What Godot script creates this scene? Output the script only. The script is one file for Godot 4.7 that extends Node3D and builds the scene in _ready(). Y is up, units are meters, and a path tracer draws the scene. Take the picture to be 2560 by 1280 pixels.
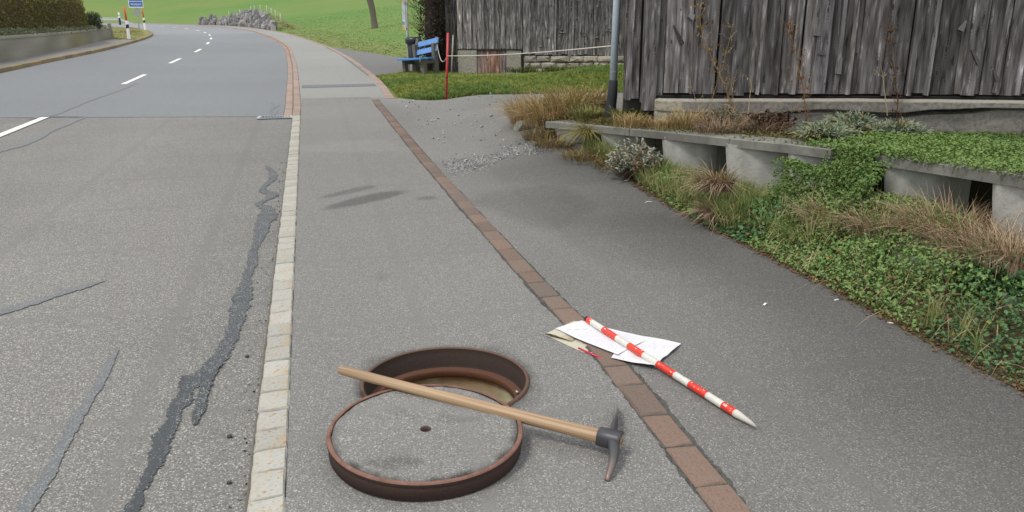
extends Node3D
# Village road with an open manhole, seen from the pavement.

var rng := RandomNumberGenerator.new()
var nz := FastNoiseLite.new()
var M := {}
var names := {}

# ------------------------------------------------------------------ naming
func numbered(n: String, parent: Node) -> String:
	var key := str(parent.get_instance_id()) + n
	var k: int = names.get(key, 0)
	names[key] = k + 1
	return n if k == 0 else "%s_%03d" % [n, k]

func tag(o: Node, label: String, category := "", group := "", kind := "") -> Node:
	if label != "": o.set_meta("label", label)
	if category != "": o.set_meta("category", category)
	if group != "": o.set_meta("group", group)
	if kind != "": o.set_meta("kind", kind)
	return o

func thing(n: String, label: String, category: String, at := Vector3.ZERO, turn := 0.0, group := "") -> Node3D:
	var o := Node3D.new()
	o.name = numbered(n, self)
	add_child(o, true)
	o.position = at
	o.rotation.y = turn
	tag(o, label, category, group)
	return o

func put(n: String, mesh: Mesh, mat: Material, parent: Node = self) -> MeshInstance3D:
	var o := MeshInstance3D.new()
	o.name = numbered(n, parent)
	o.mesh = mesh
	o.material_override = mat
	parent.add_child(o, true)
	return o

func struct(n: String, mesh: Mesh, mat: Material) -> MeshInstance3D:
	var o := put(n, mesh, mat)
	o.set_meta("kind", "structure")
	return o

func scatter(n: String, mesh: Mesh, mat: Material, xs: Array, cols: Array, parent: Node = self) -> MultiMeshInstance3D:
	var mm := MultiMesh.new()
	mm.transform_format = MultiMesh.TRANSFORM_3D
	mm.use_colors = true
	mm.mesh = mesh
	mm.instance_count = xs.size()
	for i in xs.size():
		mm.set_instance_transform(i, xs[i])
		mm.set_instance_color(i, cols[i])
	var o := MultiMeshInstance3D.new()
	o.name = numbered(n, parent)
	o.multimesh = mm
	o.material_override = mat
	parent.add_child(o, true)
	o.set_meta("kind", "stuff")
	return o

# ------------------------------------------------------------------ small maths
func rr(a: float, b: float) -> float: return rng.randf_range(a, b)
func ss(a: float, b: float, v: float) -> float: return smoothstep(a, b, v)
func n2(x: float, z: float, f := 1.0) -> float: return nz.get_noise_2d(x * f * 10.0, z * f * 10.0)
func g(v: float) -> Color: return Color(v, v, v)
func tint(c: Color, k: float) -> Color: return Color(c.r * k, c.g * k, c.b * k)
func mixc(a: Color, b: Color, t: float) -> Color: return a.lerp(b, clampf(t, 0, 1))

func catmull(P: Array, t: float) -> Vector2:
	var n := P.size() - 1
	var i := clampi(int(t * n), 0, n - 1)
	var f := t * n - i
	var p1: Vector2 = P[i]
	var p2: Vector2 = P[i + 1]
	var p0: Vector2 = P[i - 1] if i > 0 else p1 * 2 - p2
	var p3: Vector2 = P[i + 2] if i + 2 <= n else p2 * 2 - p1
	return p1.cubic_interpolate(p2, p0, p3, f)

func dense(P: Array, step: float) -> Array:
	var out := []
	var n := P.size() - 1
	for i in n:
		var a: Vector2 = P[i]
		var b: Vector2 = P[i + 1]
		var k := maxi(1, int(a.distance_to(b) / step))
		for j in k: out.append(catmull(P, (i + float(j) / k) / n))
	out.append(P[n])
	return out

# point and heading at each distance along a polyline
func walk(P: Array, s: float) -> Array:
	for i in P.size() - 1:
		var a: Vector2 = P[i]
		var b: Vector2 = P[i + 1]
		var l := a.distance_to(b)
		if s <= l or i == P.size() - 2: return [a.lerp(b, s / l), (b - a) / l]
		s -= l
	return []

func plen(P: Array) -> float:
	var s := 0.0
	for i in P.size() - 1: s += (P[i] as Vector2).distance_to(P[i + 1])
	return s

# ------------------------------------------------------------------ mesh building
class B:
	var st := SurfaceTool.new()
	var col := Color(1, 1, 1)
	var uv := Vector2.ZERO
	func _init(smooth := false):
		st.begin(Mesh.PRIMITIVE_TRIANGLES)
		st.set_smooth_group(0 if smooth else -1)
	func v(p: Vector3, c = null, u = null):
		st.set_color(col if c == null else c)
		st.set_uv(uv if u == null else u)
		st.add_vertex(p)
	# corners counter-clockwise seen from outside
	func quad(a, b, c, d, cs = null, us = null):
		var p := [a, b, c, d]
		for i in [0, 2, 1, 0, 3, 2]:
			v(p[i], null if cs == null else cs[i], null if us == null else us[i])
	func tri(a, b, c):
		v(a); v(c); v(b)
	func box(c: Vector3, s: Vector3, bas := Basis.IDENTITY, ch := 0.0):
		var h := s * 0.5
		var k := ch
		# eight corners pushed in along each axis in turn: a chamfered box of 24 points
		if k <= 0.0:
			var q := []
			for i in 8: q.append(c + bas * Vector3(h.x if i & 1 else -h.x, h.y if i & 2 else -h.y, h.z if i & 4 else -h.z))
			quad(q[4], q[5], q[7], q[6]); quad(q[1], q[0], q[2], q[3]); quad(q[5], q[1], q[3], q[7]); quad(q[0], q[4], q[6], q[2]); quad(q[6], q[7], q[3], q[2]); quad(q[0], q[1], q[5], q[4])
			return
		var P := func(sx, sy, sz, ax):
			var e := Vector3(h.x - k, h.y - k, h.z - k)
			e[ax] = h[ax]
			return c + bas * Vector3(e.x * sx, e.y * sy, e.z * sz)
		for ax in 3:
			var u := (ax + 1) % 3
			var w := (ax + 2) % 3
			for sg in [-1, 1]:
				var cs := []
				for o in [[-1, -1], [1, -1], [1, 1], [-1, 1]]:
					var sgn := [0, 0, 0]
					sgn[ax] = sg; sgn[u] = o[0]; sgn[w] = o[1]
					cs.append(P.call(sgn[0], sgn[1], sgn[2], ax))
				if sg > 0: quad(cs[0], cs[1], cs[2], cs[3])
				else: quad(cs[3], cs[2], cs[1], cs[0])
			# edges parallel to axis ax
			for su in [-1, 1]:
				for sw in [-1, 1]:
					var a0 := [0, 0, 0]
					a0[u] = su; a0[w] = sw
					var lo := a0.duplicate(); lo[ax] = -1
					var hi := a0.duplicate(); hi[ax] = 1
					var p0 = P.call(lo[0], lo[1], lo[2], u)
					var p1 = P.call(hi[0], hi[1], hi[2], u)
					var p2 = P.call(hi[0], hi[1], hi[2], w)
					var p3 = P.call(lo[0], lo[1], lo[2], w)
					if su * sw > 0: quad(p0, p3, p2, p1)
					else: quad(p0, p1, p2, p3)
		for i in 8:
			var sx := 1 if i & 1 else -1
			var sy := 1 if i & 2 else -1
			var sz := 1 if i & 4 else -1
			var a = P.call(sx, sy, sz, 0)
			var b = P.call(sx, sy, sz, 1)
			var d = P.call(sx, sy, sz, 2)
			if sx * sy * sz > 0: tri(a, b, d)
			else: tri(a, d, b)
	func tube(P: Array, R: Array, n := 6, cap := true, cols = null):
		var rings := []
		var t0 = (P[1] as Vector3) - P[0]
		var side = t0.cross(Vector3.UP)
		if side.length() < 1e-4: side = Vector3.RIGHT
		side = side.normalized()
		for i in P.size():
			var t: Vector3 = (P[mini(i + 1, P.size() - 1)] - P[maxi(i - 1, 0)]).normalized()
			side = (side - t * side.dot(t)).normalized()
			var up = side.cross(t)
			var ring := []
			for k in n:
				var a := TAU * k / n
				ring.append(P[i] + (side * cos(a) + up * sin(a)) * R[i])
			rings.append(ring)
		for i in P.size() - 1:
			for k in n:
				var k2 := (k + 1) % n
				var c = null
				if cols != null: c = [cols[i], cols[i], cols[i + 1], cols[i + 1]]
				quad(rings[i][k2], rings[i][k], rings[i + 1][k], rings[i + 1][k2], c, [Vector2((k + 1.0) / n, i), Vector2(float(k) / n, i), Vector2(float(k) / n, i + 1), Vector2((k + 1.0) / n, i + 1)])
		if cap:
			for e in [0, P.size() - 1]:
				for k in n:
					if e == 0: tri(P[e], rings[e][k], rings[e][(k + 1) % n])
					else: tri(P[e], rings[e][(k + 1) % n], rings[e][k])
	func lathe(prof: Array, n := 48, c := Vector3.ZERO, wob = null):
		for k in n:
			var a := TAU * k / n
			var b := TAU * ((k + 1) % n) / n
			for i in prof.size() - 1:
				var p: Vector2 = prof[i]
				var q: Vector2 = prof[i + 1]
				quad(c + Vector3(cos(b) * p.x, p.y, sin(b) * p.x), c + Vector3(cos(a) * p.x, p.y, sin(a) * p.x), c + Vector3(cos(a) * q.x, q.y, sin(a) * q.x), c + Vector3(cos(b) * q.x, q.y, sin(b) * q.x))
	func ribbon(P: Array, W: Array, side: Vector3, c0: Color, c1: Color):
		for i in P.size() - 1:
			var t0 := float(i) / (P.size() - 1)
			var t1 := float(i + 1) / (P.size() - 1)
			var a: Vector3 = P[i]
			var b: Vector3 = P[i + 1]
			var ca := c0.lerp(c1, t0)
			var cb := c0.lerp(c1, t1)
			quad(a - side * W[i], a + side * W[i], b + side * W[i + 1], b - side * W[i + 1], [ca, ca, cb, cb])
	func done() -> ArrayMesh:
		st.generate_normals()
		return st.commit()

# a grid of points handed back by f(i, j) -> [Vector3, Color]; rows i, columns j
func grid(ni: int, nj: int, f: Callable, skip = null, flip := false) -> ArrayMesh:
	var st := SurfaceTool.new()
	st.begin(Mesh.PRIMITIVE_TRIANGLES)
	st.set_smooth_group(0)
	for i in ni:
		for j in nj:
			var r = f.call(i, j)
			st.set_color(r[1])
			st.set_uv(Vector2(float(j) / (nj - 1), float(i) / (ni - 1)))
			st.add_vertex(r[0])
	for i in ni - 1:
		for j in nj - 1:
			if skip != null and skip.call(i, j): continue
			var a := i * nj + j
			var q := [a, a + 1, a + nj + 1, a + nj]
			var o := [0, 1, 2, 0, 2, 3] if not flip else [0, 2, 1, 0, 3, 2]
			for k in o: st.add_index(q[k])
	st.generate_normals()
	return st.commit()

func frange(a: float, b: float, step: float) -> Array:
	var out := []
	var n := maxi(1, int(round(absf(b - a) / step)))
	for i in n + 1: out.append(a + (b - a) * i / n)
	return out

# sheet between two polylines of equal count (Vector2 x,z), nx cells across
func loft(L: Array, R: Array, nx: int, hf: Callable, cf: Callable) -> ArrayMesh:
	return grid(L.size(), nx + 1, func(i, j):
		var p: Vector2 = (L[i] as Vector2).lerp(R[i], float(j) / nx)
		return [Vector3(p.x, hf.call(p.x, p.y), p.y), cf.call(p.x, p.y)])

# flat patch from an outline (x, z), laid on height function
func patch(out2: Array, hf: Callable, col: Color) -> ArrayMesh:
	var pv := PackedVector2Array(out2)
	var idx := Geometry2D.triangulate_polygon(pv)
	var b := B.new()
	b.col = col
	for i in range(0, idx.size(), 3):
		var p := []
		for k in 3: p.append(Vector3(pv[idx[i + k]].x, hf.call(pv[idx[i + k]].x, pv[idx[i + k]].y), pv[idx[i + k]].y))
		if (p[1] - p[0]).cross(p[2] - p[0]).y > 0: b.tri(p[0], p[1], p[2])
		else: b.tri(p[0], p[2], p[1])
	return b.done()

# an uneven ribbon along a line on the ground: (x, z, halfwidth) points
func seam(P: Array, y: float, rough: float, col: Color, hf = null) -> ArrayMesh:
	var c := []
	var w := []
	for p in P:
		c.append(Vector2(p[0], p[1])); w.append(p[2])
	var b := B.new()
	b.col = col
	var prev = null
	var n := c.size() - 1
	var tot := plen(c)
	var m := int(tot / 0.022) if rough < 0.5 else int(tot / 0.012)
	m = mini(m, 500)
	for i in m + 1:
		var t := float(i) / m
		var p := catmull(c, t)
		var q := catmull(c, minf(t + 0.002, 1.0)) - catmull(c, maxf(t - 0.002, 0.0))
		var nn := Vector2(-q.y, q.x).normalized()
		var k := clampi(int(t * n), 0, n - 1)
		var ww: float = lerpf(w[k], w[k + 1], t * n - k)
		var wl := ww * (1 + rough * (n2(t * tot, 3.7, 1.2) * 1.0 + n2(t * tot, 13.7, 4.5) * .9 + rr(-0.35, 0.35)))
		var wr := ww * (1 + rough * (n2(t * tot, 9.1, 1.2) * 1.0 + n2(t * tot, 19.1, 4.5) * .9 + rr(-0.35, 0.35)))
		var yy := y
		if hf != null: yy = hf.call(p.x, p.y) + y
		var cur := [Vector3(p.x - nn.x * wl, yy, p.y - nn.y * wl), Vector3(p.x + nn.x * wr, yy, p.y + nn.y * wr)]
		if prev != null:
			var nrm: Vector3 = (prev[1] - prev[0]).cross(cur[0] - prev[0])
			if nrm.y > 0: b.quad(prev[0], prev[1], cur[1], cur[0])
			else: b.quad(prev[0], cur[0], cur[1], prev[1])
		prev = cur
	return b.done()

# ------------------------------------------------------------------ textures
func nimg(size: int, kind: int, freq: float, sd: int, oct := 1, ret := -1) -> PackedByteArray:
	var n := FastNoiseLite.new()
	n.noise_type = kind
	n.frequency = freq
	n.seed = sd
	n.fractal_type = FastNoiseLite.FRACTAL_NONE if oct <= 1 else FastNoiseLite.FRACTAL_FBM
	n.fractal_octaves = oct
	if ret >= 0: n.cellular_return_type = ret
	var im := n.get_seamless_image(size, size)
	im.convert(Image.FORMAT_L8)
	return im.get_data()

func ramp(stops: Array) -> PackedByteArray:
	# stops [t, Color(linear)] -> 256 sRGB triples
	var gr := Gradient.new()
	gr.offsets = PackedFloat32Array(stops.map(func(s): return s[0]))
	gr.colors = PackedColorArray(stops.map(func(s): return s[1]))
	var out := PackedByteArray()
	for i in 256:
		var c := gr.sample(i / 255.0).linear_to_srgb()
		out.append_array([int(c.r * 255), int(c.g * 255), int(c.b * 255)])
	return out

func tex_from(size: int, bytes: PackedByteArray, lut: PackedByteArray) -> ImageTexture:
	var d := PackedByteArray()
	d.resize(size * size * 3)
	for i in size * size:
		var k := bytes[i] * 3
		d[i * 3] = lut[k]; d[i * 3 + 1] = lut[k + 1]; d[i * 3 + 2] = lut[k + 2]
	var im := Image.create_from_data(size, size, false, Image.FORMAT_RGB8, d)
	return ImageTexture.create_from_image(im)

func ltex(size: int, bytes: PackedByteArray) -> ImageTexture:
	return ImageTexture.create_from_image(Image.create_from_data(size, size, false, Image.FORMAT_L8, bytes))

func blend_bytes(a: PackedByteArray, b: PackedByteArray, k: float) -> PackedByteArray:
	var o := PackedByteArray()
	o.resize(a.size())
	for i in a.size(): o[i] = clampi(int(a[i] + (b[i] - 128) * k), 0, 255)
	return o

func std(col: Color, rough := 0.9, spec := 0.5) -> StandardMaterial3D:
	var m := StandardMaterial3D.new()
	m.albedo_color = col.linear_to_srgb()
	m.roughness = rough
	m.metallic_specular = spec
	m.vertex_color_use_as_albedo = true
	m.cull_mode = BaseMaterial3D.CULL_DISABLED
	return m

func tri_mat(t: Texture2D, scale: float, rough: float, bump: Texture2D = null, bump_cm := 0.0, world := true, spec := 0.4) -> StandardMaterial3D:
	var m := std(Color(1, 1, 1), rough, spec)
	m.albedo_texture = t
	m.uv1_triplanar = true
	m.uv1_world_triplanar = world
	m.uv1_scale = Vector3.ONE / scale
	if bump != null:
		m.heightmap_enabled = true
		m.heightmap_texture = bump
		m.heightmap_scale = bump_cm
	return m

func make_materials():
	var CELL := FastNoiseLite.TYPE_CELLULAR
	var SIM := FastNoiseLite.TYPE_SIMPLEX_SMOOTH
	var chips := nimg(1024, CELL, 0.27, 11, 1, FastNoiseLite.RETURN_CELL_VALUE)
	var fine := nimg(1024, SIM, 0.35, 5, 2)
	var mixd := blend_bytes(chips, fine, 0.35)
	# old chipped asphalt: dark binder, mid chips, some bright quartz
	var bump := ltex(1024, mixd)
	M.road_old = tri_mat(tex_from(1024, mixd, ramp([[0.0, Color(.135, .131, .126)], [.22, Color(.196, .191, .183)], [.6, Color(.234, .229, .219)], [.82, Color(.272, .265, .252)], [.90, Color(.34, .332, .312)], [.955, Color(.50, .487, .455)], [1.0, Color(.66, .645, .61)]])), 1.3, .92, bump, 0.10)
	M.pavement = tri_mat(tex_from(1024, mixd, ramp([[0.0, Color(.155, .154, .149)], [.22, Color(.213, .211, .204)], [.6, Color(.243, .241, .233)], [.84, Color(.275, .272, .262)], [.93, Color(.33, .326, .311)], [.965, Color(.45, .443, .422)], [1.0, Color(.60, .59, .565)]])), 1.15, .92, bump, 0.09)
	M.drive = tri_mat(tex_from(1024, mixd, ramp([[0.0, Color(.155, .154, .149)], [.22, Color(.213, .211, .204)], [.6, Color(.243, .241, .233)], [.84, Color(.275, .272, .262)], [.93, Color(.33, .326, .311)], [.965, Color(.45, .443, .422)], [1.0, Color(.60, .59, .565)]])), 1.2, .92, bump, 0.09)
	M.road_new = tri_mat(tex_from(1024, mixd, ramp([[0.0, Color(0.163, 0.171, 0.184)], [.5, Color(0.232, 0.245, 0.260)], [.9, Color(0.281, 0.294, 0.307)], [1.0, Color(0.375, 0.388, 0.400)]])), 1.7, .85, bump, 0.05)
	M.walk_far = tri_mat(tex_from(1024, mixd, ramp([[0.0, Color(0.237, 0.237, 0.231)], [.5, Color(0.315, 0.315, 0.307)], [.9, Color(0.375, 0.375, 0.365)], [1.0, Color(0.475, 0.475, 0.463)]])), 1.7, .9, bump, 0.05)
	M.gravel = tri_mat(tex_from(1024, blend_bytes(nimg(1024, CELL, 0.12, 19, 1, FastNoiseLite.RETURN_CELL_VALUE), fine, .6), ramp([[0.0, Color(.08, .078, .075)], [.4, Color(.20, .195, .185)], [.8, Color(.31, .30, .285)], [1.0, Color(.50, .49, .46)]])), 2.6, .95, bump, 0.25)
	var f2 := nimg(512, SIM, 0.02, 21, 5)
	var f3 := nimg(512, SIM, 0.12, 22, 3)
	var con := blend_bytes(f2, f3, .5)
	var conb := ltex(512, con)
	M.concrete = tri_mat(tex_from(512, con, ramp([[0.0, Color(.72, .72, .70)], [.5, Color(1, 1, .98)], [1.0, Color(1, 1, 1)]])), 0.9, .93, conb, 0.25)
	M.rough_concrete = tri_mat(tex_from(512, blend_bytes(con, f3, .9), ramp([[0.0, Color(.45, .44, .42)], [.5, Color(.9, .89, .86)], [1.0, Color(1, 1, 1)]])), 0.6, .96, conb, 0.7)
	var sp := blend_bytes(nimg(512, SIM, 0.06, 31, 4), nimg(512, SIM, 0.3, 32, 2), .45)
	var sp2 := blend_bytes(nimg(512, SIM, 0.022, 33, 5), nimg(512, SIM, 0.2, 34, 3), .22)
	M.granite = tri_mat(tex_from(512, sp2, ramp([[0.0, Color(.70, .71, .70)], [.3, Color(.93, .93, .91)], [.60, Color(1, .995, .96)], [.68, Color(.96, .88, .74)], [.78, Color(.84, .64, .43)], [1.0, Color(.6, .40, .26)]])), 0.42, .88, conb, 0.25)
	M.porphyry = tri_mat(tex_from(512, sp, ramp([[0.0, Color(.6, .55, .53)], [.4, Color(.92, .88, .86)], [.65, Color(1, .97, .93)], [.85, Color(1.0, .82, .64)], [1.0, Color(1, .9, .8)]])), 0.5, .9, conb, 0.3)
	M.rust = tri_mat(tex_from(512, sp, ramp([[0.0, Color(.55, .5, .48)], [.5, Color(1, 1, 1)], [.72, Color(1, .8, .62)], [1.0, Color(1, .7, .45)]])), 0.35, .8, conb, 0.15, false)
	M.stone = tri_mat(tex_from(512, con, ramp([[0.0, Color(.5, .5, .5)], [.5, Color(.95, .94, .92)], [1.0, Color(1, 1, 1)]])), 0.8, .95, conb, 0.6)
	var soil := blend_bytes(nimg(512, SIM, 0.05, 41, 5), nimg(512, CELL, 0.1, 42, 1, FastNoiseLite.RETURN_CELL_VALUE), .5)
	M.soil = tri_mat(tex_from(512, soil, ramp([[0.0, Color(.25, .22, .2)], [.5, Color(.9, .82, .75)], [1.0, Color(1, 1, 1)]])), 0.8, 1.0, ltex(512, soil), 1.0)
	M.grass_ground = tri_mat(tex_from(512, blend_bytes(nimg(512, SIM, 0.12, 51, 4), nimg(512, CELL, 0.2, 52, 1, FastNoiseLite.RETURN_CELL_VALUE), .35), ramp([[0.0, Color(.5, .55, .45)], [.5, Color(.95, .98, .9)], [1.0, Color(1, 1, 1)]])), 1.7, 1.0, null, 0.0)
	M.wood = std(Color(1, 1, 1), .88, .25)
	var wt := wood_tex()
	M.wood.albedo_texture = wt[0]
	M.wood.heightmap_enabled = true
	M.wood.heightmap_texture = wt[1]
	M.wood.heightmap_scale = 0.35
	M.ash = std(Color(1, 1, 1), .5, .4)
	M.ash.albedo_texture = ash_tex()
	M.plain = std(Color(1, 1, 1), .75, .4)
	M.tar = tri_mat(tex_from(1024, mixd, ramp([[0.0, Color(.034, .038, .042)], [.72, Color(.050, .056, .062)], [.90, Color(.062, .068, .072)], [.925, Color(.24, .232, .215)], [1.0, Color(.52, .50, .47)]])), 1.02, .5)
	M.tar_thin = tri_mat(tex_from(1024, mixd, ramp([[0.0, Color(.105, .113, .122)], [.5, Color(.132, .141, .150)], [.78, Color(.150, .157, .162)], [.86, Color(.20, .198, .19)], [1.0, Color(.34, .33, .315)]])), 1.02, .6)
	M.paint = std(Color(1, 1, 1), .42, .5)
	M.gloss = std(Color(1, 1, 1), .28, .5)
	M.metal = std(Color(1, 1, 1), .48, .5); M.metal.metallic = .55
	M.galv = tri_mat(tex_from(512, con, ramp([[0.0, Color(.78, .8, .82)], [.5, Color(.95, .97, 1)], [1.0, Color(1, 1, 1)]])), 0.5, .5, null, 0.0, false)
	M.galv.metallic = .0
	M.leaf = std(Color(1, 1, 1), .6, .35)
	M.leaf.backlight_enabled = true
	M.leaf.backlight = Color(.5, .58, .3)
	M.dry = std(Color(1, 1, 1), .85, .25)
	M.dry.backlight_enabled = true
	M.dry.backlight = Color(.5, .44, .32)
	M.blade = std(Color(1, 1, 1), .7, .3)
	M.blade.backlight_enabled = true
	M.blade.backlight = Color(.5, .58, .3)
	M.paper = std(Color(1, 1, 1), .7, .3)
	M.paper.albedo_texture = paper_tex(0)
	M.plan = std(Color(1, 1, 1), .7, .3)
	M.plan.albedo_texture = paper_tex(1)
	M.bark = tri_mat(tex_from(512, con, ramp([[0.0, Color(.4, .4, .4)], [.5, Color(.9, .9, .9)], [1.0, Color(1, 1, 1)]])), .3, .95, conb, 1.2)
	
func wood_tex() -> Array:
	var W := 512
	var H := 1024
	var layer := func(w: int, h: int, f: float, sd: int, oct: int) -> PackedByteArray:
		var n := FastNoiseLite.new()
		n.noise_type = FastNoiseLite.TYPE_SIMPLEX_SMOOTH
		n.frequency = f; n.seed = sd
		n.fractal_type = FastNoiseLite.FRACTAL_FBM if oct > 1 else FastNoiseLite.FRACTAL_NONE
		n.fractal_octaves = oct
		var im := n.get_seamless_image(w, h)
		im.resize(W, H, Image.INTERPOLATE_CUBIC)
		im.convert(Image.FORMAT_L8)
		return im.get_data()
	var streak = layer.call(512, 24, .11, 61, 3)
	var grain = layer.call(512, 40, .42, 62, 2)
	var blot = layer.call(96, 48, .07, 63, 4)
	var patchy = layer.call(160, 90, .06, 64, 4)
	var r := RandomNumberGenerator.new()
	r.seed = 77
	var knots := []
	for i in 20: knots.append([r.randf_range(20, 490), r.randf_range(20, 1000), r.randf_range(5, 13), r.randf()])
	var val := PackedFloat32Array()
	val.resize(W * H)
	for i in W * H:
		val[i] = .40 + (streak[i] - 128) / 128.0 * .15 + (grain[i] - 128) / 128.0 * .07 + (blot[i] - 128) / 128.0 * .30
		if patchy[i] > 172: val[i] += (patchy[i] - 172) / 90.0 * .50
		elif patchy[i] < 70: val[i] -= (70 - patchy[i]) / 70.0 * .35
	for k in knots:
		var x0: int = int(k[0]); var y0: int = int(k[1]); var rad: float = k[2]
		for y in range(y0 - int(rad * 6), y0 + int(rad * 6)):
			for x in range(x0 - int(rad * 2.2), x0 + int(rad * 2.2)):
				var xx := posmod(x, W); var yy := posmod(y, H)
				var e := sqrt(pow((x - x0) / rad, 2) + pow((y - y0) / (rad * 1.5), 2))
				if e < 1.0: val[yy * W + xx] = lerpf(.06 if k[3] < .6 else .75, val[yy * W + xx], e * e * .8)
				else:
					var e2 := sqrt(pow((x - x0) / (rad * 2.1), 2) + pow((y - y0) / (rad * 5.8), 2))
					if e2 < 1.0: val[yy * W + xx] += .22 * (1 - e2) * sin(e * 7.0)
	var d := PackedByteArray(); d.resize(W * H * 3)
	var hb := PackedByteArray(); hb.resize(W * H)
	var lut := ramp([[0.0, Color(0.063, 0.058, 0.054)], [.3, Color(0.216, 0.205, 0.198)], [.55, Color(0.378, 0.369, 0.369)], [.8, Color(0.648, 0.639, 0.648)], [1.0, Color(1.000, 1.000, 1.000)]])
	for i in W * H:
		var k := clampi(int(val[i] * 255), 0, 255)
		hb[i] = k
		d[i * 3] = lut[k * 3]; d[i * 3 + 1] = lut[k * 3 + 1]; d[i * 3 + 2] = lut[k * 3 + 2]
	return [ImageTexture.create_from_image(Image.create_from_data(W, H, false, Image.FORMAT_RGB8, d)), ImageTexture.create_from_image(Image.create_from_data(W, H, false, Image.FORMAT_L8, hb))]

func ash_tex() -> ImageTexture:
	var n := FastNoiseLite.new()
	n.noise_type = FastNoiseLite.TYPE_SIMPLEX_SMOOTH
	n.frequency = .09; n.seed = 71; n.fractal_octaves = 3
	var im := n.get_seamless_image(256, 16)
	im.resize(256, 512, Image.INTERPOLATE_CUBIC)
	im.convert(Image.FORMAT_L8)
	var b := im.get_data()
	var lut := ramp([[0.0, Color(.22, .125, .055)], [.35, Color(.32, .215, .128)], [.6, Color(.37, .257, .157)], [1.0, Color(.43, .315, .205)]])
	var d := PackedByteArray(); d.resize(256 * 512 * 3)
	for i in 256 * 512:
		for c in 3: d[i * 3 + c] = lut[b[i] * 3 + c]
	return ImageTexture.create_from_image(Image.create_from_data(256, 512, false, Image.FORMAT_RGB8, d))

# print on the survey sheets: rows of fine ruled lines, a few heavy strokes, a sketched plan
func paper_tex(which: int) -> ImageTexture:
	var W := 512
	var im := Image.create(W, W, false, Image.FORMAT_RGB8)
	im.fill(Color(.86, .86, .885))
	var r := RandomNumberGenerator.new()
	r.seed = 5 + which
	var ink := Color(.55, .58, .68)
	if which == 0:
		for k in 3:
			var a := Vector2(60 + k * 28, 70 + k * 95)
			for t in 90: im.fill_rect(Rect2i(int(a.x + t * .1), int(a.y + t * .75), 4, 2), Color(.38, .42, .58))
		for row in 34:
			var x := 150 + row * 10
			var y := 40 + r.randi_range(0, 30)
			while y < 470:
				var l := r.randi_range(5, 26)
				if r.randf() < .75: im.fill_rect(Rect2i(x, y, 2, l), ink.lightened(r.randf_range(0, .45)))
				y += l + r.randi_range(3, 9)
	else:
		for k in 46:
			var p := Vector2(r.randf_range(40, 470), r.randf_range(40, 470))
			var a := r.randf_range(0, TAU)
			var c := ink.lightened(r.randf_range(.1, .5)) if r.randf() < .85 else Color(.85, .62, .62)
			for t in r.randi_range(40, 190):
				a += r.randf_range(-.12, .12)
				p += Vector2(cos(a), sin(a)) * 1.6
				if p.x > 8 and p.y > 8 and p.x < W - 8 and p.y < W - 8: im.fill_rect(Rect2i(int(p.x), int(p.y), 2, 2), c)
	return ImageTexture.create_from_image(im)

# ------------------------------------------------------------------ the lie of the land
const MEADOW := [Vector2(60, -22), Vector2(30, -24), Vector2(7, -26), Vector2(3.65, -27.6), Vector2(1.3, -38.5), Vector2(.63, -45.7), Vector2(-1.83, -69.5), Vector2(-6.8, -97.7), Vector2(-12.8, -112.2), Vector2(-22.8, -131), Vector2(-44.5, -153), Vector2(-120, -205), Vector2(-400, -300)]

func meadow_d(x: float, z: float) -> float:
	var p := Vector2(x, z)
	var best := 1e9
	var sgn := 1.0
	for i in MEADOW.size() - 1:
		var a: Vector2 = MEADOW[i]
		var b: Vector2 = MEADOW[i + 1]
		var ab := b - a
		var t := clampf((p - a).dot(ab) / ab.length_squared(), 0, 1)
		var d := p.distance_to(a + ab * t)
		if d < best - 1e-5:
			best = d
			sgn = 1.0 if ab.cross(p - a) > 0 else -1.0
	return best * sgn

func rise(d: float) -> float:
	if d <= 0: return 0.0
	return minf(.14 * d * d / (d + 3.0), 60.0)

func H(x: float, z: float) -> float:
	var h := .2 * ss(1.5, 3.0, x) * ss(6.2, 9.2, -z) * (1 - ss(17, 20.5, -z)) + .13 * ss(5.2, 7.0, x) * ss(13, 17, -z) * (1 - ss(24, 27, -z))
	return h

func land(x: float, z: float) -> float:
	var h := H(x, z) - .034
	if z < -20: h += rise(meadow_d(x, z))
	return h

func on_drive(x: float, z: float) -> float: return H(x, z)

# retaining wall: front top edge of its capping, west to east
const CAP := [Vector3(2.60, .335, -8.98), Vector3(2.678, .36, -8.681), Vector3(2.954, .40, -7.978), Vector3(3.275, .45, -7.077), Vector3(3.499, .50, -6.244), Vector3(3.689, .54, -5.576), Vector3(3.74, .55, -5.36), Vector3(3.879, .58, -4.728), Vector3(3.892, .61, -4.285), Vector3(3.867, .66, -3.634), Vector3(3.85, .72, -2.6), Vector3(3.85, .76, -1.4)]
const BACK := [Vector3(4.1, .26, -11.6), Vector3(3.9, .34, -9.8), Vector3(3.22, .44, -8.1), Vector3(3.85, .37, -7.66), Vector3(4.71, .35, -7.40), Vector3(5.48, .34, -7.18), Vector3(5.87, .33, -7.06), Vector3(6.44, .31, -6.89), Vector3(6.95, .30, -6.74), Vector3(7.6, .30, -6.55), Vector3(8.4, .30, -6.3), Vector3(9.2, .30, -6.05)]

func cap_at(s: float) -> Vector3:
	var i := clampi(int(s), 0, CAP.size() - 2)
	return (CAP[i] as Vector3).lerp(CAP[i + 1], s - i)

func bed(s: float, t: float) -> Vector3:
	var i := clampi(int(s), 0, BACK.size() - 2)
	var f: Vector3 = cap_at(s)
	var b: Vector3 = (BACK[i] as Vector3).lerp(BACK[i + 1], s - i)
	var p := f.lerp(b, t)
	p.y += -.02 + .05 * sin(t * PI) * (0.6 + n2(p.x, p.z, .25))
	return p

func bank_top(s: float) -> float:
	# soil height against the foot of the wall
	return lerpf(.16, .02, ss(.8, 2.6, s)) + .17 * ss(4.5, 7.4, s)

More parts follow.
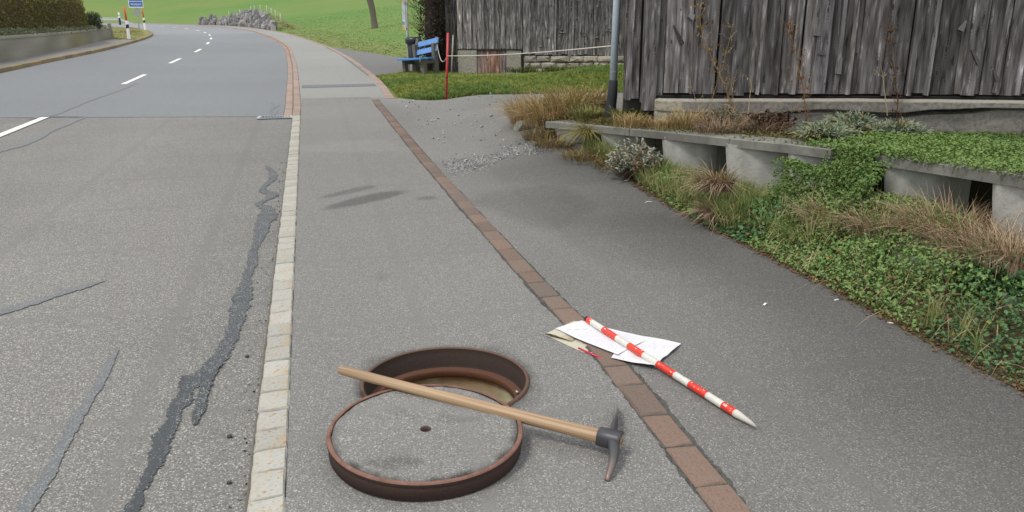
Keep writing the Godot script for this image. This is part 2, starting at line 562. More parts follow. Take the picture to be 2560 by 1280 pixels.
func bank(s: float, t: float) -> Vector3:
	var f := cap_at(s)
	var e := Vector3(2.93 + n2(f.z, 1.3, .15) * .06, 0, f.z + lerpf(0.0, 0.25, ss(1.0, 3.0, s)))
	if s < 2.4: e.x = lerpf(2.47, 2.93, clampf((s - .4) / 2.0, 0, 1)) + n2(f.z, 1.3, .15) * .05
	e.y = H(e.x, e.z)
	var p := e.lerp(Vector3(f.x + .04, bank_top(s), f.z), t)
	if t > 0: p.y = lerpf(e.y, bank_top(s), ss(0, 1, t)) + .03 * sin(t * PI) * (1 + n2(p.x * 1.0, p.z, .5) * 1.2) + .002
	return p

# ------------------------------------------------------------------
func _ready():
	rng.seed = 20240611
	nz.seed = 3
	nz.noise_type = FastNoiseLite.TYPE_SIMPLEX_SMOOTH
	nz.frequency = .1
	nz.fractal_octaves = 3
	# camera
	var cam := Camera3D.new()
	cam.name = "camera"
	add_child(cam)
	cam.fov = 34.345
	cam.position = Vector3(.1626, 1.5, 0)
	cam.rotation_degrees = Vector3(-16.412, -13.492, 0)
	cam.far = 1500
	cam.near = .05
	cam.current = true
	# sky, sun, exposure
	var env := Environment.new()
	env.background_mode = Environment.BG_SKY
	var sm := ProceduralSkyMaterial.new()
	sm.sky_top_color = Color(.775, .785, .80)
	sm.sky_horizon_color = Color(.83, .84, .85)
	sm.sky_curve = .25
	sm.ground_bottom_color = Color(.25, .26, .24)
	sm.ground_horizon_color = Color(.55, .57, .57)
	sm.sun_angle_max = 40
	var sky := Sky.new()
	sky.sky_material = sm
	env.sky = sky
	env.background_energy_multiplier = 1.0
	env.tonemap_mode = Environment.TONE_MAPPER_LINEAR
	env.tonemap_exposure = 1.86
	env.sdfgi_enabled = true
	env.ssao_enabled = true
	env.ssil_enabled = true
	var we := WorldEnvironment.new()
	we.name = "world_environment"
	we.environment = env
	add_child(we)
	var sun := DirectionalLight3D.new()
	sun.name = "sun"
	sun.light_energy = .38
	sun.light_color = Color(1, .975, .94)
	sun.light_angular_distance = 14
	sun.shadow_enabled = true
	sun.rotation_degrees = Vector3(-58, -62, 0)
	add_child(sun)
	make_materials()
	build_ground()
	build_kerbs()
	build_barn()
	build_wing()
	build_planter_wall()
	build_manhole()
	build_tools()
	build_left_side()
	build_far_side()
	build_middle()
	build_plants()
	build_litter()

# ------------------------------------------------------------------ ground and paving
const RK := [Vector2(0, -12.9), Vector2(-.02, -16), Vector2(-.24, -28.6), Vector2(-.83, -43.2), Vector2(-2.76, -63.4), Vector2(-5.81, -83.6), Vector2(-13.3, -111.3), Vector2(-23.4, -129), Vector2(-45, -150), Vector2(-118, -203)]
const LK := [Vector2(-7.45, -14.62), Vector2(-7.46, -18), Vector2(-7.74, -28.4), Vector2(-8.1, -41.6), Vector2(-9.95, -62), Vector2(-14.3, -83), Vector2(-21.3, -104), Vector2(-29.5, -119.5), Vector2(-50, -140), Vector2(-124, -195)]
const SO := [Vector2(1.5, -15.3), Vector2(1.59, -20.9), Vector2(1.32, -32.3), Vector2(.47, -45.7), Vector2(-1.98, -69.5), Vector2(-6.95, -97.7), Vector2(-12.9, -112.0), Vector2(-22.9, -130.7), Vector2(-44.6, -152.6), Vector2(-118, -205)]

func along(P: Array, n: int) -> Array:
	var out := []
	for i in n + 1: out.append(catmull(P, float(i) / n))
	return out

const SETT := [Vector2(1.325, 3.1), Vector2(1.325, -1.2), Vector2(1.36, -2.05), Vector2(1.395, -3.3), Vector2(1.352, -4.6), Vector2(1.29, -8.9), Vector2(1.275, -15.7)]
func sett_x(z: float) -> float:
	for i in SETT.size() - 1:
		if z <= SETT[i].y and z >= SETT[i + 1].y: return lerpf(SETT[i].x, SETT[i + 1].x, (SETT[i].y - z) / (SETT[i].y - SETT[i + 1].y))
	return 1.3

func blob(x: float, z: float, cx: float, cz: float, rx: float, rz: float, ang := 0.0) -> float:
	var p := Vector2(x - cx, z - cz).rotated(-ang)
	var e := Vector2(p.x / rx, p.y / rz).length()
	e += n2(x, z, 1.2) * .35
	return 1.0 - ss(.75, 1.1, e)

func build_ground():
	# the land: meadow, verge and everything below the paving
	var xs := [-420, -260, -160, -110, -80, -60, -48, -40, -34, -28, -24]
	xs.append_array(frange(-21, -10, 1)); xs.append_array([-9.6, -9.2, -8.8, -8.4, -8]); xs.append_array(frange(-7, 14, 1)); xs.append_array([16, 19, 23, 28, 35, 45, 60, 85, 120, 180, 280, 420])
	var zs := [80, 40, 20, 10, 5]
	zs.append_array(frange(3, -60, 1)); zs.append_array(frange(-62, -160, 2)); zs.append_array([-170, -185, -205, -230, -270, -330, -420, -560])
	struct("meadow_ground", grid(zs.size(), xs.size(), func(i, j):
		var x: float = xs[j]
		var z: float = zs[i]
		var k := n2(x, z, .02) * .6 + n2(x, z, .09) * .5
		var d := meadow_d(x, z)
		var c := mixc(Color(.098, .205, .040), Color(.165, .215, .055), .5 + k)
		c = mixc(Color(.17, .195, .06), c, ss(-.5, 4.0, d + k * 3))
		if d > 25: c = mixc(c, Color(.085, .20, .05), ss(25, 50, d))
		if d < 0 and x > 1: c = mixc(Color(.10, .125, .035), Color(.15, .16, .05), .5 + k * 1.4)
		if x < -8 and d < 0: c = mixc(Color(.17, .17, .05), Color(.20, .17, .07), .5 + k)
		return [Vector3(x, land(x, z), z), c], func(i, j):
		return xs[j] >= 0 and xs[j] < 2 and zs[i] <= -2 + 1e-3 and zs[i] > -4 - 1e-3 and zs[i + 1] >= -4 - 1e-3, true), M.grass_ground)
	# carriageway: old chipped surface near, newer smooth one beyond the seam
	var L := []
	var R := []
	var nr := 80
	for i in nr + 1:
		var t := float(i) / nr
		L.append(Vector2(-7.45, lerpf(3, -14.7, t))); R.append(Vector2(-.118, lerpf(3, -13.2, t)))
	struct("old_road", loft(L, R, 48, func(x, z): return -.028, func(x, z):
		var k := 1.0 + n2(x, z, .07) * .10 + n2(x, z, .3) * .07
		k *= 1.0 - .10 * ss(.8, 0, absf(x + .25)) * ss(-9, -3, z)
		k *= 1.0 + .09 * n2(x * 2.0, z * .5, .12) + .06 * n2(x, z, .9)
		k *= 1.0 + .05 * exp(-pow((x + 1.9) / .5, 2))
		var c := Color(1, .995, .982)
		for s in [[-2.9, -6.75, .22, .12], [-3.3, -6.0, .25, .1], [-2.3, -5.9, .18, .06]]:
			k *= 1.0 + .28 * blob(x, z, s[0], s[1], s[2], s[3])
		k *= .8
		return Color(c.r * k, c.g * k, c.b * k)), M.road_old)
	L = along(LK, 170)
	R = along(RK, 170)
	var R2 := []
	for i in R.size():
		var q: Vector2 = R[mini(i + 1, 170)] - R[maxi(i - 1, 0)]
		R2.append(R[i] + Vector2(q.y, -q.x).normalized() * .268)
	for i in 8: R2[i] = Vector2(-.268, -13.15).lerp(R2[8], i / 8.0)
	struct("new_road", loft(L, R2, 26, func(x, z): return -.024, func(x, z):
		var k := 1.0 + n2(x, z, .03) * .10 + n2(x, z, .15) * .06
		if z < -44: k *= 1.0 + .16 * ss(-62, -68, z)
		k *= 1.0 + .05 * n2(x * 1.6, z * .25, .12)
		return g(k * .8)), M.road_new)
	# near pavement with the round opening
	var sx := frange(0, 1.25, .05)
	var sz := frange(3, -15.6, .05)
	var edge_x := func(z: float) -> float: return sett_x(z) - .052
	var stain := func(x: float, z: float) -> Color:
		var k := 1.0 + n2(x, z, .12) * .09 + n2(x, z, .5) * .06
		k *= 1 - .42 * blob(x, z, .54, -6.86, .46, .13, -.72)
		k *= 1 - .32 * blob(x, z, .44, -7.22, .30, .075, -.70)
		k *= 1 - .30 * blob(x, z, 1.06, -6.80, .09, .07, -.3)
		k *= 1 - .15 * blob(x, z, .50, -4.72, .06, .10)
		k *= 1 + .10 * ss(-10, -14.5, z)
		k *= 1 + .10 * blob(x, z, .6, -9.8, .7, .5, .2)
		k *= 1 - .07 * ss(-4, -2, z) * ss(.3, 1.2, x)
		k *= .8
		return Color(k, k * .995, k * .985)
	struct("pavement", grid(sz.size(), sx.size(), func(i, j):
		var xx: float = sx[j] if sx[j] < 1.16 else lerpf(1.15, edge_x.call(sz[i]), (sx[j] - 1.15) / .10)
		return [Vector3(xx, 0, sz[i]), stain.call(xx, sz[i])], func(i, j):
		return sx[j] > .149 - .01 and sx[j] < 1.149 - .01 and sz[i] < -2.7 + .01 and sz[i] > -3.7 + .01, true), M.pavement)
	var ring := []
	for k in 20: ring.append(Vector2(.15 + k * .05, -2.7))
	for k in 20: ring.append(Vector2(1.15, -2.7 - k * .05))
	for k in 20: ring.append(Vector2(1.15 - k * .05, -3.7))
	for k in 20: ring.append(Vector2(.15, -3.7 + k * .05))
	ring.append(ring[0])
	var hc := Vector2(.64, -3.2)
	struct("pavement", grid(81, 7, func(i, j):
		var o: Vector2 = ring[i]
		var dir := (o - hc).normalized()
		var a := dir.angle()
		var inner := hc + dir * (.355 + .006 * absf(n2(cos(a), sin(a), 2.0)) + .004 * absf(n2(cos(a) * 5, sin(a) * 5, 2.0)))
		var p := o.lerp(inner, ss(0, 1, j / 6.0) * .5 + j / 12.0)
		var y := 0.0
		var c: Color = stain.call(p.x, p.y)
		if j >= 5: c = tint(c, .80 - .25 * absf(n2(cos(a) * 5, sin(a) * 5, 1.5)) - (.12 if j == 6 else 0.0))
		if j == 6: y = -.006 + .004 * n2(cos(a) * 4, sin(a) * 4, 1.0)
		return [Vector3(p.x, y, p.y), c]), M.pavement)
	# far pavement
	struct("far_pavement", loft(along(RK, 150), along(SO, 150), 5, func(x, z): return -.002, func(x, z):
		var k := 1.0 + n2(x, z, .05) * .08 + n2(x, z, .3) * .05
		k *= .8
		return Color(k, k, k * .985)), M.walk_far)
	struct("pavement_strip", patch([Vector2(.0, -17.85), Vector2(1.53, -18.0), Vector2(1.54, -18.6), Vector2(0, -18.55)], func(x, z): return .003, g(.66)), M.road_new)
	put_seam("pavement_joint", [[0.0, -15.62, .014], [.6, -15.58, .012], [1.3, -15.42, .016], [1.5, -15.36, .015]], .004, .3, M.tar)
	put_seam("pavement_joint", [[0.02, -24.2, .012], [.7, -24.5, .010], [.9, -24.5, .01]], .003, .3, M.tar_thin)
	put_seam("pavement_joint", [[-.1, -41.2, .02], [.3, -41.5, .02], [.5, -41.7, .02]], .003, .3, M.tar_thin)
	# driveway bay beside the pavement
	L = []; R = []
	for z in frange(3, -8.5, .1):
		L.append(Vector2(sett_x(z) + .050, z))
		R.append(Vector2(3.0 + ss(-7.4, -9, z) * .4, z - ss(-6, -8.5, z) * .4))
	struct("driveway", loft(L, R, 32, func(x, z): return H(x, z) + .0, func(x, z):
		var k := 1.0 + n2(x, z, .10) * .12 + n2(x, z, .4) * .09
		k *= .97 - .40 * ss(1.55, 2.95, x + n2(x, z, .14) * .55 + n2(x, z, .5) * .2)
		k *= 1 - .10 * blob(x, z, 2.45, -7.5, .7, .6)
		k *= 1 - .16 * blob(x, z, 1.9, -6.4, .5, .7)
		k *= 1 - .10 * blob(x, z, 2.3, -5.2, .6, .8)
		k *= 1 - .15 * ss(-6.5, -2.6, z + n2(x, z, .2) * 1.2)  # darker towards the viewer, partly lens vignetting put into the colour
		k *= .8
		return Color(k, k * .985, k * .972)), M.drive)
	var GE := [Vector2(1.34, -15.3), Vector2(1.73, -15.1), Vector2(2.0, -14.35), Vector2(2.45, -13.65), Vector2(3.8, -13.42), Vector2(5.4, -13.3)]
	L = [Vector2(1.36, -8.5), Vector2(1.9, -8.61), Vector2(2.4, -8.72), Vector2(2.9, -8.82), Vector2(3.3, -8.9), Vector2(5.4, -9.4)]
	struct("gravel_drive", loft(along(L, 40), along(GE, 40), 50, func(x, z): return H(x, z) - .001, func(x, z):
		var k := 1.02 + n2(x, z, .15) * .20 + n2(x, z, .5) * .14
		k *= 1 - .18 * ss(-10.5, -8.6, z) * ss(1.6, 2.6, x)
		k *= .8
		return Color(k, k * .995, k * .98)), M.pavement)
	struct("path", patch([Vector2(1.56, -20.9), Vector2(1.3, -32), Vector2(.95, -38.3), Vector2(1.3, -38.4), Vector2(3.65, -27.6), Vector2(7.5, -25.9), Vector2(7.5, -23.8), Vector2(3.2, -22.9), Vector2(2.6, -21.7)], func(x, z): return .0, g(.62)), M.drive)
	# pavement across the road
	var KL := [Vector2(-7.62, 3), Vector2(-7.62, -14), Vector2(-7.62, -20), Vector2(-7.9, -28.4), Vector2(-8.26, -41.6), Vector2(-8.75, -50)]
	var WL := [Vector2(-8.75, 3), Vector2(-8.75, -14), Vector2(-8.7, -20), Vector2(-8.75, -28), Vector2(-9.75, -41.6), Vector2(-10.6, -53)]
	struct("pavement_opposite", loft(along(KL, 60), along(WL, 60), 6, func(x, z): return .058, func(x, z):
		var k := 1.05 + n2(x, z, .2) * .12
		k *= .8
		return Color(k, k * .96, k * .93)), M.pavement)
	# grassy tongue inside the bend
	var IL := []
	var IR := []
	for p in along(LK, 220):
		if p.y < -49.6 and p.y > -86:
			IR.append(p + Vector2(-.17, 0))
			IL.append(Vector2(minf(-10.75, p.x - 2.2 - (-49.6 - p.y) * .22), p.y - 3.9 * ss(-56, -50, p.y)))
	struct("verge_ground", loft(IL, IR, 14, func(x, z): return .072 + .03 * n2(x, z, .2), func(x, z): return mixc(Color(.20, .215, .065), Color(.22, .19, .08), .5 + n2(x, z, .15))), M.grass_ground)
	# sealed cracks in the old road
	var cr := [[-.33, -8.85, .012], [-.27, -8.5, .03], [-.235, -8.15, .035], [-.31, -7.6, .028], [-.20, -7.35, .045], [-.31, -7.0, .022], [-.22, -6.72, .05], [-.27, -5.74, .042], [-.28, -5.08, .045], [-.28, -4.54, .05], [-.295, -4.22, .042], [-.31, -3.84, .042], [-.365, -3.6, .050], [-.41, -3.47, .050], [-.44, -3.23, .030], [-.45, -3.0, .036], [-.46, -2.77, .030], [-.475, -2.57, .026], [-.49, -2.40, .03], [-.5, -2.1, .03]]
	for q in cr: q[2] *= (1.15 if q[1] < -6.0 else .82) if q[1] < -4.0 else 1.0
	put_seam("tar_seam", cr, -.0235, .62, M.tar)
	put_seam("tar_seam", [[-.335, -3.68, .03], [-.345, -3.5, .02], [-.36, -3.35, .025], [-.352, -3.2, .024], [-.355, -3.08, .01]], -.0195, .6, M.tar)
	put_seam("tar_seam", [[-.80, -3.95, .008], [-.805, -3.75, .022], [-.80, -3.45, .024], [-.81, -3.2, .028], [-.80, -2.95, .025], [-.805, -2.7, .026], [-.82, -2.5, .02]], -.0235, .55, M.tar_thin)
	put_seam("tar_seam", [[-2.2, -4.05, .05], [-1.8, -4.4, .05], [-1.51, -4.64, .045], [-1.36, -4.8, .04], [-1.2, -5.0, .04], [-1.1, -5.1, .015]], -.0235, .45, M.tar_thin)
	put_seam("tar_seam", [[-3.6, -9.6, .06], [-3.33, -10.53, .06], [-3.22, -11.14, .055], [-3.25, -11.94, .07], [-3.22, -13.0, .05], [-3.18, -13.75, .04]], -.0235, .4, M.tar_thin)
	put_seam("tar_seam", [[-3.9, -13.7, .05], [-3.76, -14.0, .06], [-3.70, -14.6, .05], [-3.70, -16.25, .05], [-3.6, -18.5, .04], [-3.57, -20.0, .02]], -.0195, .35, M.tar_thin)
	put_seam("tar_seam", [[-3.85, -13.95, .03], [-3.4, -13.85, .02], [-3.18, -13.78, .02]], -.0175, .4, M.tar_thin)
	put_seam("tar_seam", [[-.42, -13.3, .03], [-.40, -13.8, .05], [-.46, -14.1, .03], [-.42, -14.8, .05], [-.5, -15.1, .015]], -.0195, .6, M.tar_thin)
	# centre line
	var cl := []
	var la := along(LK, 170)
	var ra := along(RK, 170)
	for i in 171: cl.append(((la[i] as Vector2) + ra[i]) * .5 + Vector2(-.02, 0))
	cl.push_front(Vector2(-3.79, 3))
	var s := 0.0
	var z0 := []
	for a in [[-10.6, -13.85], [-20.0, -23.0], [-28.0, -30.8], [-35.7, -38.6], [-44.4, -47.4], [-52.5, -55.5], [-60.5, -63.5], [-68.5, -71.5], [-76.5, -79.5], [-85, -88], [-93, -96], [-101, -104]]:
		var P := []
		for k in 7:
			var z: float = lerpf(a[0], a[1], k / 6.0)
			for i in cl.size() - 1:
				if cl[i].y >= z and cl[i + 1].y < z:
					P.append(cl[i].lerp(cl[i + 1], (z - cl[i].y) / (cl[i + 1].y - cl[i].y)))
					break
		var b := B.new()
		b.col = Color(.80, .80, .76)
		for k in P.size() - 1:
			var d: Vector2 = (P[k + 1] - P[k]).normalized()
			var q := Vector2(-d.y, d.x) * .058
			var y := -.0175
			b.quad(Vector3(P[k].x - q.x, y, P[k].y - q.y), Vector3(P[k].x + q.x, y, P[k].y + q.y), Vector3(P[k + 1].x + q.x, y, P[k + 1].y + q.y), Vector3(P[k + 1].x - q.x, y, P[k + 1].y - q.y))
		struct("road_marking", b.done(), M.concrete)
	# soil of the bank and of the raised bed
	struct("soil_bank", grid(70, 12, func(i, j):
		var p := bank(.15 + i * 10.7 / 69, j / 11.0)
		return [p, mixc(Color(.085, .065, .045), Color(.12, .11, .05), .5 + n2(p.x, p.z, .5))]), M.soil)
	struct("soil_bed", grid(90, 14, func(i, j):
		var p := bed(i * 10.9 / 89, .02 + .98 * j / 13.0)
		return [p, mixc(Color(.10, .085, .05), Color(.10, .12, .045), .5 + n2(p.x, p.z, .4) * 1.5)]), M.soil)


func put_seam(n: String, P: Array, y: float, rough: float, m: Material):
	struct(n, seam(P, y, rough, Color(1, 1, 1)), m)

# ------------------------------------------------------------------ kerbs and rows of setts
func stone_mesh(sx: float, sy: float, sz: float, c: Color, ch: float) -> ArrayMesh:
	# a sett with an uneven top: sides, a worn bevel and a slightly crowned face
	var b := B.new()
	b.col = c
	var o := []
	for lv in 3:
		var row := []
		var inset: float = [0.0, 0.0, ch][lv]
		var y: float = [-sy, -ch, 0.0][lv]
		for k in 8:
			var q: Vector2 = [Vector2(-1, -1), Vector2(0, -1), Vector2(1, -1), Vector2(1, 0), Vector2(1, 1), Vector2(0, 1), Vector2(-1, 1), Vector2(-1, 0)][k]
			var jx := 0.0
			var jz := 0.0
			if lv > 0:
				jx = rr(-.003, .003); jz = rr(-.003, .003)
			row.append(Vector3(q.x * (sx * .5 - inset) + jx, y + (rr(-.003, .002) if lv == 2 else 0.0), q.y * (sz * .5 - inset) + jz))
		o.append(row)
	for lv in 2:
		for k in 8:
			b.quad(o[lv][(k + 1) % 8], o[lv][k], o[lv + 1][k], o[lv + 1][(k + 1) % 8])
	var top := Vector3(0, .0015, 0)
	for k in 8: b.tri(top, o[2][(k + 1) % 8], o[2][k])
	return b.done()

# stones laid one behind the other along a line; ends returned
func lay_row(parent: Node, n: String, P: Array, off: float, w: float, len0: float, len1: float, depth: float, y: float, variants: Array, m: Material, until: float, gap := .007, tilt := 0.0):
	var s := 0.0
	while s < until:
		var l := rr(len0, len1)
		var r := walk(P, s + l * .5)
		var p: Vector2 = r[0]
		var d: Vector2 = r[1]
		var nn := Vector2(-d.y, d.x)
		p += nn * off
		var o := put(n, variants[rng.randi() % variants.size()], m, parent)
		var bas := Basis(Vector3.UP, atan2(-d.x, -d.y)) * Basis(Vector3.BACK, tilt + rr(-.012, .012)) * Basis(Vector3.RIGHT, rr(-.012, .012))
		o.transform = Transform3D(bas * Basis.from_scale(Vector3(w + rr(-.004, .004), 1, l - gap)), Vector3(p.x, y + rr(-.003, .003), p.y))
		s += l

func unit_stones(n: int, depth: float, cf: Callable, rusty := false) -> Array:
	# stones one metre square in plan, scaled when laid; bevel made at the usual size
	var out := []
	for i in n:
		var b := B.new()
		b.col = cf.call(i)
		var o := []
		for lv in 3:
			var row := []
			var y: float = [-depth, -.010, 0.0][lv]
			for k in 8:
				var q: Vector2 = [Vector2(-1, -1), Vector2(0, -1), Vector2(1, -1), Vector2(1, 0), Vector2(1, 1), Vector2(0, 1), Vector2(-1, 1), Vector2(-1, 0)][k]
				var jx := 0.0 if lv == 0 else rr(-.022, .012)
				var jz := 0.0 if lv == 0 else rr(-.018, .008)
				var ix: float = .5 - (.055 if lv == 2 else 0.0) + jx
				var iz: float = .5 - (.03 if lv == 2 else 0.0) + jz
				row.append(Vector3(q.x * ix, y + (rr(-.003, .001) if lv == 2 else 0.0), q.y * iz))
			o.append(row)
		for lv in 2:
			for k in 8:
				b.quad(o[lv][(k + 1) % 8], o[lv][k], o[lv + 1][k], o[lv + 1][(k + 1) % 8])
		var base := b.col
		var ec := []
		for k in 8:
			var e := base
			if rusty and k >= 2 and k <= 4: e = mixc(base, Color(.40, .27, .13), maxf(0.0, rr(-.6, .6)))
			elif rusty: e = mixc(base, Color(.42, .34, .22), maxf(0.0, rr(-.9, .4)))
			ec.append(e)
		for k in 8:
			var k2 := (k + 1) % 8
			b.v(Vector3(0, .001, 0), base); b.v(o[2][k], ec[k]); b.v(o[2][k2], ec[k2])
		out.append(b.done())
	return out

func holder(n: String) -> Node3D:
	var o := Node3D.new()
	o.name = numbered(n, self)
	add_child(o, true)
	o.set_meta("kind", "structure")
	return o

func build_kerbs():
	var pale := unit_stones(16, .12, func(i): return tint(Color(.395, .392, .368), rr(.88, 1.1)), true)
	var red := unit_stones(9, .12, func(i): return mixc(Color(.212, .152, .124), Color(.180, .152, .136), rng.randf()) * rr(.85, 1.10))
	var redlt := unit_stones(8, .14, func(i): return mixc(Color(.335, .25, .21), Color(.30, .26, .235), rng.randf()) * rr(.9, 1.15))
	var k := holder("kerb")
	var P := [Vector2(-.060, 1.0), Vector2(-.060, -13.0)]
	put("joint", seam([[-.06, 1.2, .066], [-.06, -13.1, .066]], -.012, 0.0, Color(.13, .12, .10)), M.concrete, k)
	lay_row(k, "kerb_stone", P, 0, .117, .145, .185, .1, .006, pale, M.granite, 13.95, .006, .06)
	# the double red row along the newer road
	var D := along(RK, 300)
	var D2 := [Vector2(0, -12.98)]
	for p in D:
		if p.y < -13.2: D2.append(p)
	k = holder("kerb")
	put("joint", loft_strip(D2, -.27, -.002, -.030), M.concrete, k)
	lay_row(k, "kerb_stone", D2, -.062, .118, .26, .36, .1, .008, redlt, M.porphyry, 17.0)
	lay_row(k, "kerb_stone", D2, -.198, .125, .26, .36, .1, -.018, redlt, M.porphyry, 17.0)
	# farther on, the same stones too small to pick apart
	var b := B.new()
	var s := 17.0
	while s < 120:
		var l := rr(.3, .42)
		for w in [[-.062, .118, .008], [-.198, .125, -.018]]:
			var r := walk(D2, s + l * .5)
			var d: Vector2 = r[1]
			var p: Vector2 = r[0] + Vector2(-d.y, d.x) * w[0]
			b.col = mixc(Color(.34, .235, .19), Color(.30, .245, .215), rng.randf()) * rr(.85, 1.15)
			b.box(Vector3(p.x, w[2] - .05, p.y), Vector3(w[1], .1, l - .01), Basis(Vector3.UP, atan2(-d.x, -d.y)))
		s += l
	put("distant_stones", b.done(), M.porphyry, k).set_meta("kind", "stuff")
	# red setts between pavement and driveway
	k = holder("sett_row")
	var Q := [Vector2(1.325, -1.2), Vector2(1.36, -2.05), Vector2(1.395, -3.3), Vector2(1.352, -4.6), Vector2(1.29, -8.9), Vector2(1.275, -15.06)]
	put("joint", seam([[1.325, -1.2, .070], [1.36, -2.05, .070], [1.395, -3.3, .069], [1.352, -4.6, .067], [1.29, -8.9, .066], [1.275, -15.2, .067]], .0016, .17, Color(.105, .10, .094)), M.rough_concrete, k)
	lay_row(k, "sett", Q, 0, .118, .19, .29, .1, .0085, red, M.porphyry, 13.9, .008)
	k = holder("sett_row")
	var Sx := []
	for p in along(SO, 300):
		Sx.append(p + Vector2(.08, 0))
	put("joint", loft_strip(Sx, -.09, .09, -.012), M.concrete, k)
	lay_row(k, "sett", Sx, 0, .155, .24, .34, .1, .004, redlt, M.porphyry, 20.0)
	b = B.new()
	s = 20.0
	while s < 100:
		var l := rr(.3, .42)
		var r := walk(Sx, s + l * .5)
		var d: Vector2 = r[1]
		b.col = mixc(Color(.34, .235, .19), Color(.30, .245, .215), rng.randf()) * rr(.85, 1.15)
		b.box(Vector3(r[0].x, -.045, r[0].y), Vector3(.155, .1, l - .01), Basis(Vector3.UP, atan2(-d.x, -d.y)))
		s += l
	put("distant_setts", b.done(), M.porphyry, k).set_meta("kind", "stuff")
	# raised kerb on the far side of the road
	k = holder("kerb")
	var KK := [Vector2(-7.53, 0), Vector2(-7.53, -14), Vector2(-7.53, -18)]
	for p in along(LK, 120):
		if p.y < -18.4 and p.y > -92: KK.append(p + Vector2(-.08, 0))
	var buff := unit_stones(6, .16, func(i): return mixc(Color(.27, .19, .115), Color(.24, .21, .12), rng.randf()) * rr(.8, 1.15))
	lay_row(k, "kerb_stone", KK, 0, .15, .85, 1.1, .15, .085, buff, M.porphyry, 92.0, .012)
	# gutter grate
	var t := thing("drain_grate", "small iron gutter grate with curved slots at the end of the red kerb", "drain grate", Vector3(-.37, -.012, -13.0), -.03)
	b = B.new()
	b.col = Color(.008, .008, .009)
	b.box(Vector3(.01, -.011, 0), Vector3(.42, .006, .28))
	put("pit_shade_plate", b.done(), M.plain, t)  # near-black plate: shade under the bars put into its colour, no hollow below
	b = B.new()
	b.col = Color(.36, .40, .42)
	for q in [[0, -.155, .52, .03], [0, .155, .52, .03]]: b.box(Vector3(q[0], 0, q[1] * .94), Vector3(q[2], .010, q[3] * .5), Basis.IDENTITY, .003)
	b.box(Vector3(-.235, 0, 0), Vector3(.05, .0116, .28)); b.box(Vector3(.24, 0, 0), Vector3(.03, .0116, .28))
	put("frame", b.done(), M.galv, t)
	for i in 21:
		# two rows of short slanting bars, the second row set half a step over
		b = B.new()
		b.col = Color(.46, .50, .52)
		var row := i % 2
		var x := -.205 + (i / 2) * .0425 + row * .021
		b.tube([Vector3(x - .008, -.003, .135 if row else -.135), Vector3(x + .008, -.003, .008 if row else -.008)], [.0062, .0062], 6)
		put("bar", b.done(), M.galv, t)

func loft_strip(P: Array, o0: float, o1: float, y: float) -> ArrayMesh:
	var b := B.new()
	b.col = Color(.20, .185, .165)
	var prev = null
	for i in P.size():
		var d: Vector2 = (P[mini(i + 1, P.size() - 1)] - P[maxi(i - 1, 0)]).normalized()
		var nn := Vector2(-d.y, d.x)
		var a: Vector2 = P[i] + nn * o0
		var c: Vector2 = P[i] + nn * o1
		var cur := [Vector3(a.x, y, a.y), Vector3(c.x, y, c.y)]
		if prev != null: b.quad(prev[0], cur[0], cur[1], prev[1])
		prev = cur
	return b.done()

# ------------------------------------------------------------------ weathered timber
# one upright board: x0..x1 across, y0..y1 up, front face at z; uneven foot, slight bow, its own grain
func board(x0: float, x1: float, y0: float, y1: float, z: float, th: float, tone: Color, foot := 0.012, lean := 0.0, split := 0) -> ArrayMesh:
	var b := B.new()
	tone = tint(tone, .5556)
	var rows := 8
	var uo := rr(0, 1)
	var vo := rr(0, 1)
	var fl := rr(-foot, foot)
	var fr := rr(-foot, foot)
	if split == 1: fl += .12
	if split == 2: fr += .14
	var ph := rr(0, TAU)
	var cup := rr(-.004, .006)
	var pts := []
	for i in rows + 1:
		var t := float(i) / rows
		t = t * t * .5 + t * .5
		var row := []
		for j in 4:
			var u: float = [0.0, .08, .92, 1.0][j]
			var yb: float = y0 + lerpf(fl, fr, u)
			var y := lerpf(yb, y1, t)
			var wob := .004 * sin(ph + y * 3.0) + lean * (y - y0)
			var zz: float = z + cup * (1 - pow(2 * u - 1, 2)) + .006 * sin(ph * 2 + y * 2.1) * (1 - t)
			if j == 0 or j == 3: zz -= .004
			var c := tint(tone, 1.0 + .22 * n2(x0 * 3 + u * .3, y, .25) + .10 * ss(.25, 0, y - y0))
			row.append([Vector3(lerpf(x0, x1, u) + wob, y, zz), c, Vector2(uo + (x0 + (x1 - x0) * u) / .5 - x0 / .5, vo + y / 2.0)])
		pts.append(row)
	for i in rows:
		for j in 3:
			var a = pts[i][j]; var q = pts[i][j + 1]; var r = pts[i + 1][j + 1]; var s = pts[i + 1][j]
			b.quad(a[0], q[0], r[0], s[0], [a[1], q[1], r[1], s[1]], [a[2], q[2], r[2], s[2]])
	var bk := Vector3(0, 0, -th)
	for i in rows:
		for e in [0, 3]:
			var a = pts[i][e]; var s = pts[i + 1][e]
			var c := tint(a[1], .9)
			if e == 0: b.quad(a[0] + bk, a[0], s[0], s[0] + bk, [c, c, c, c], [a[2] - Vector2(.04, 0), a[2], s[2], s[2] - Vector2(.04, 0)])
			else: b.quad(a[0], a[0] + bk, s[0] + bk, s[0], [c, c, c, c], [a[2], a[2] + Vector2(.04, 0), s[2] + Vector2(.04, 0), s[2]])
	for j in 3:
		var a = pts[0][j]; var q = pts[0][j + 1]
		b.quad(a[0] + bk, q[0] + bk, q[0], a[0], [a[1], q[1], q[1], a[1]], [a[2], q[2], q[2], a[2]])
	return b.done()

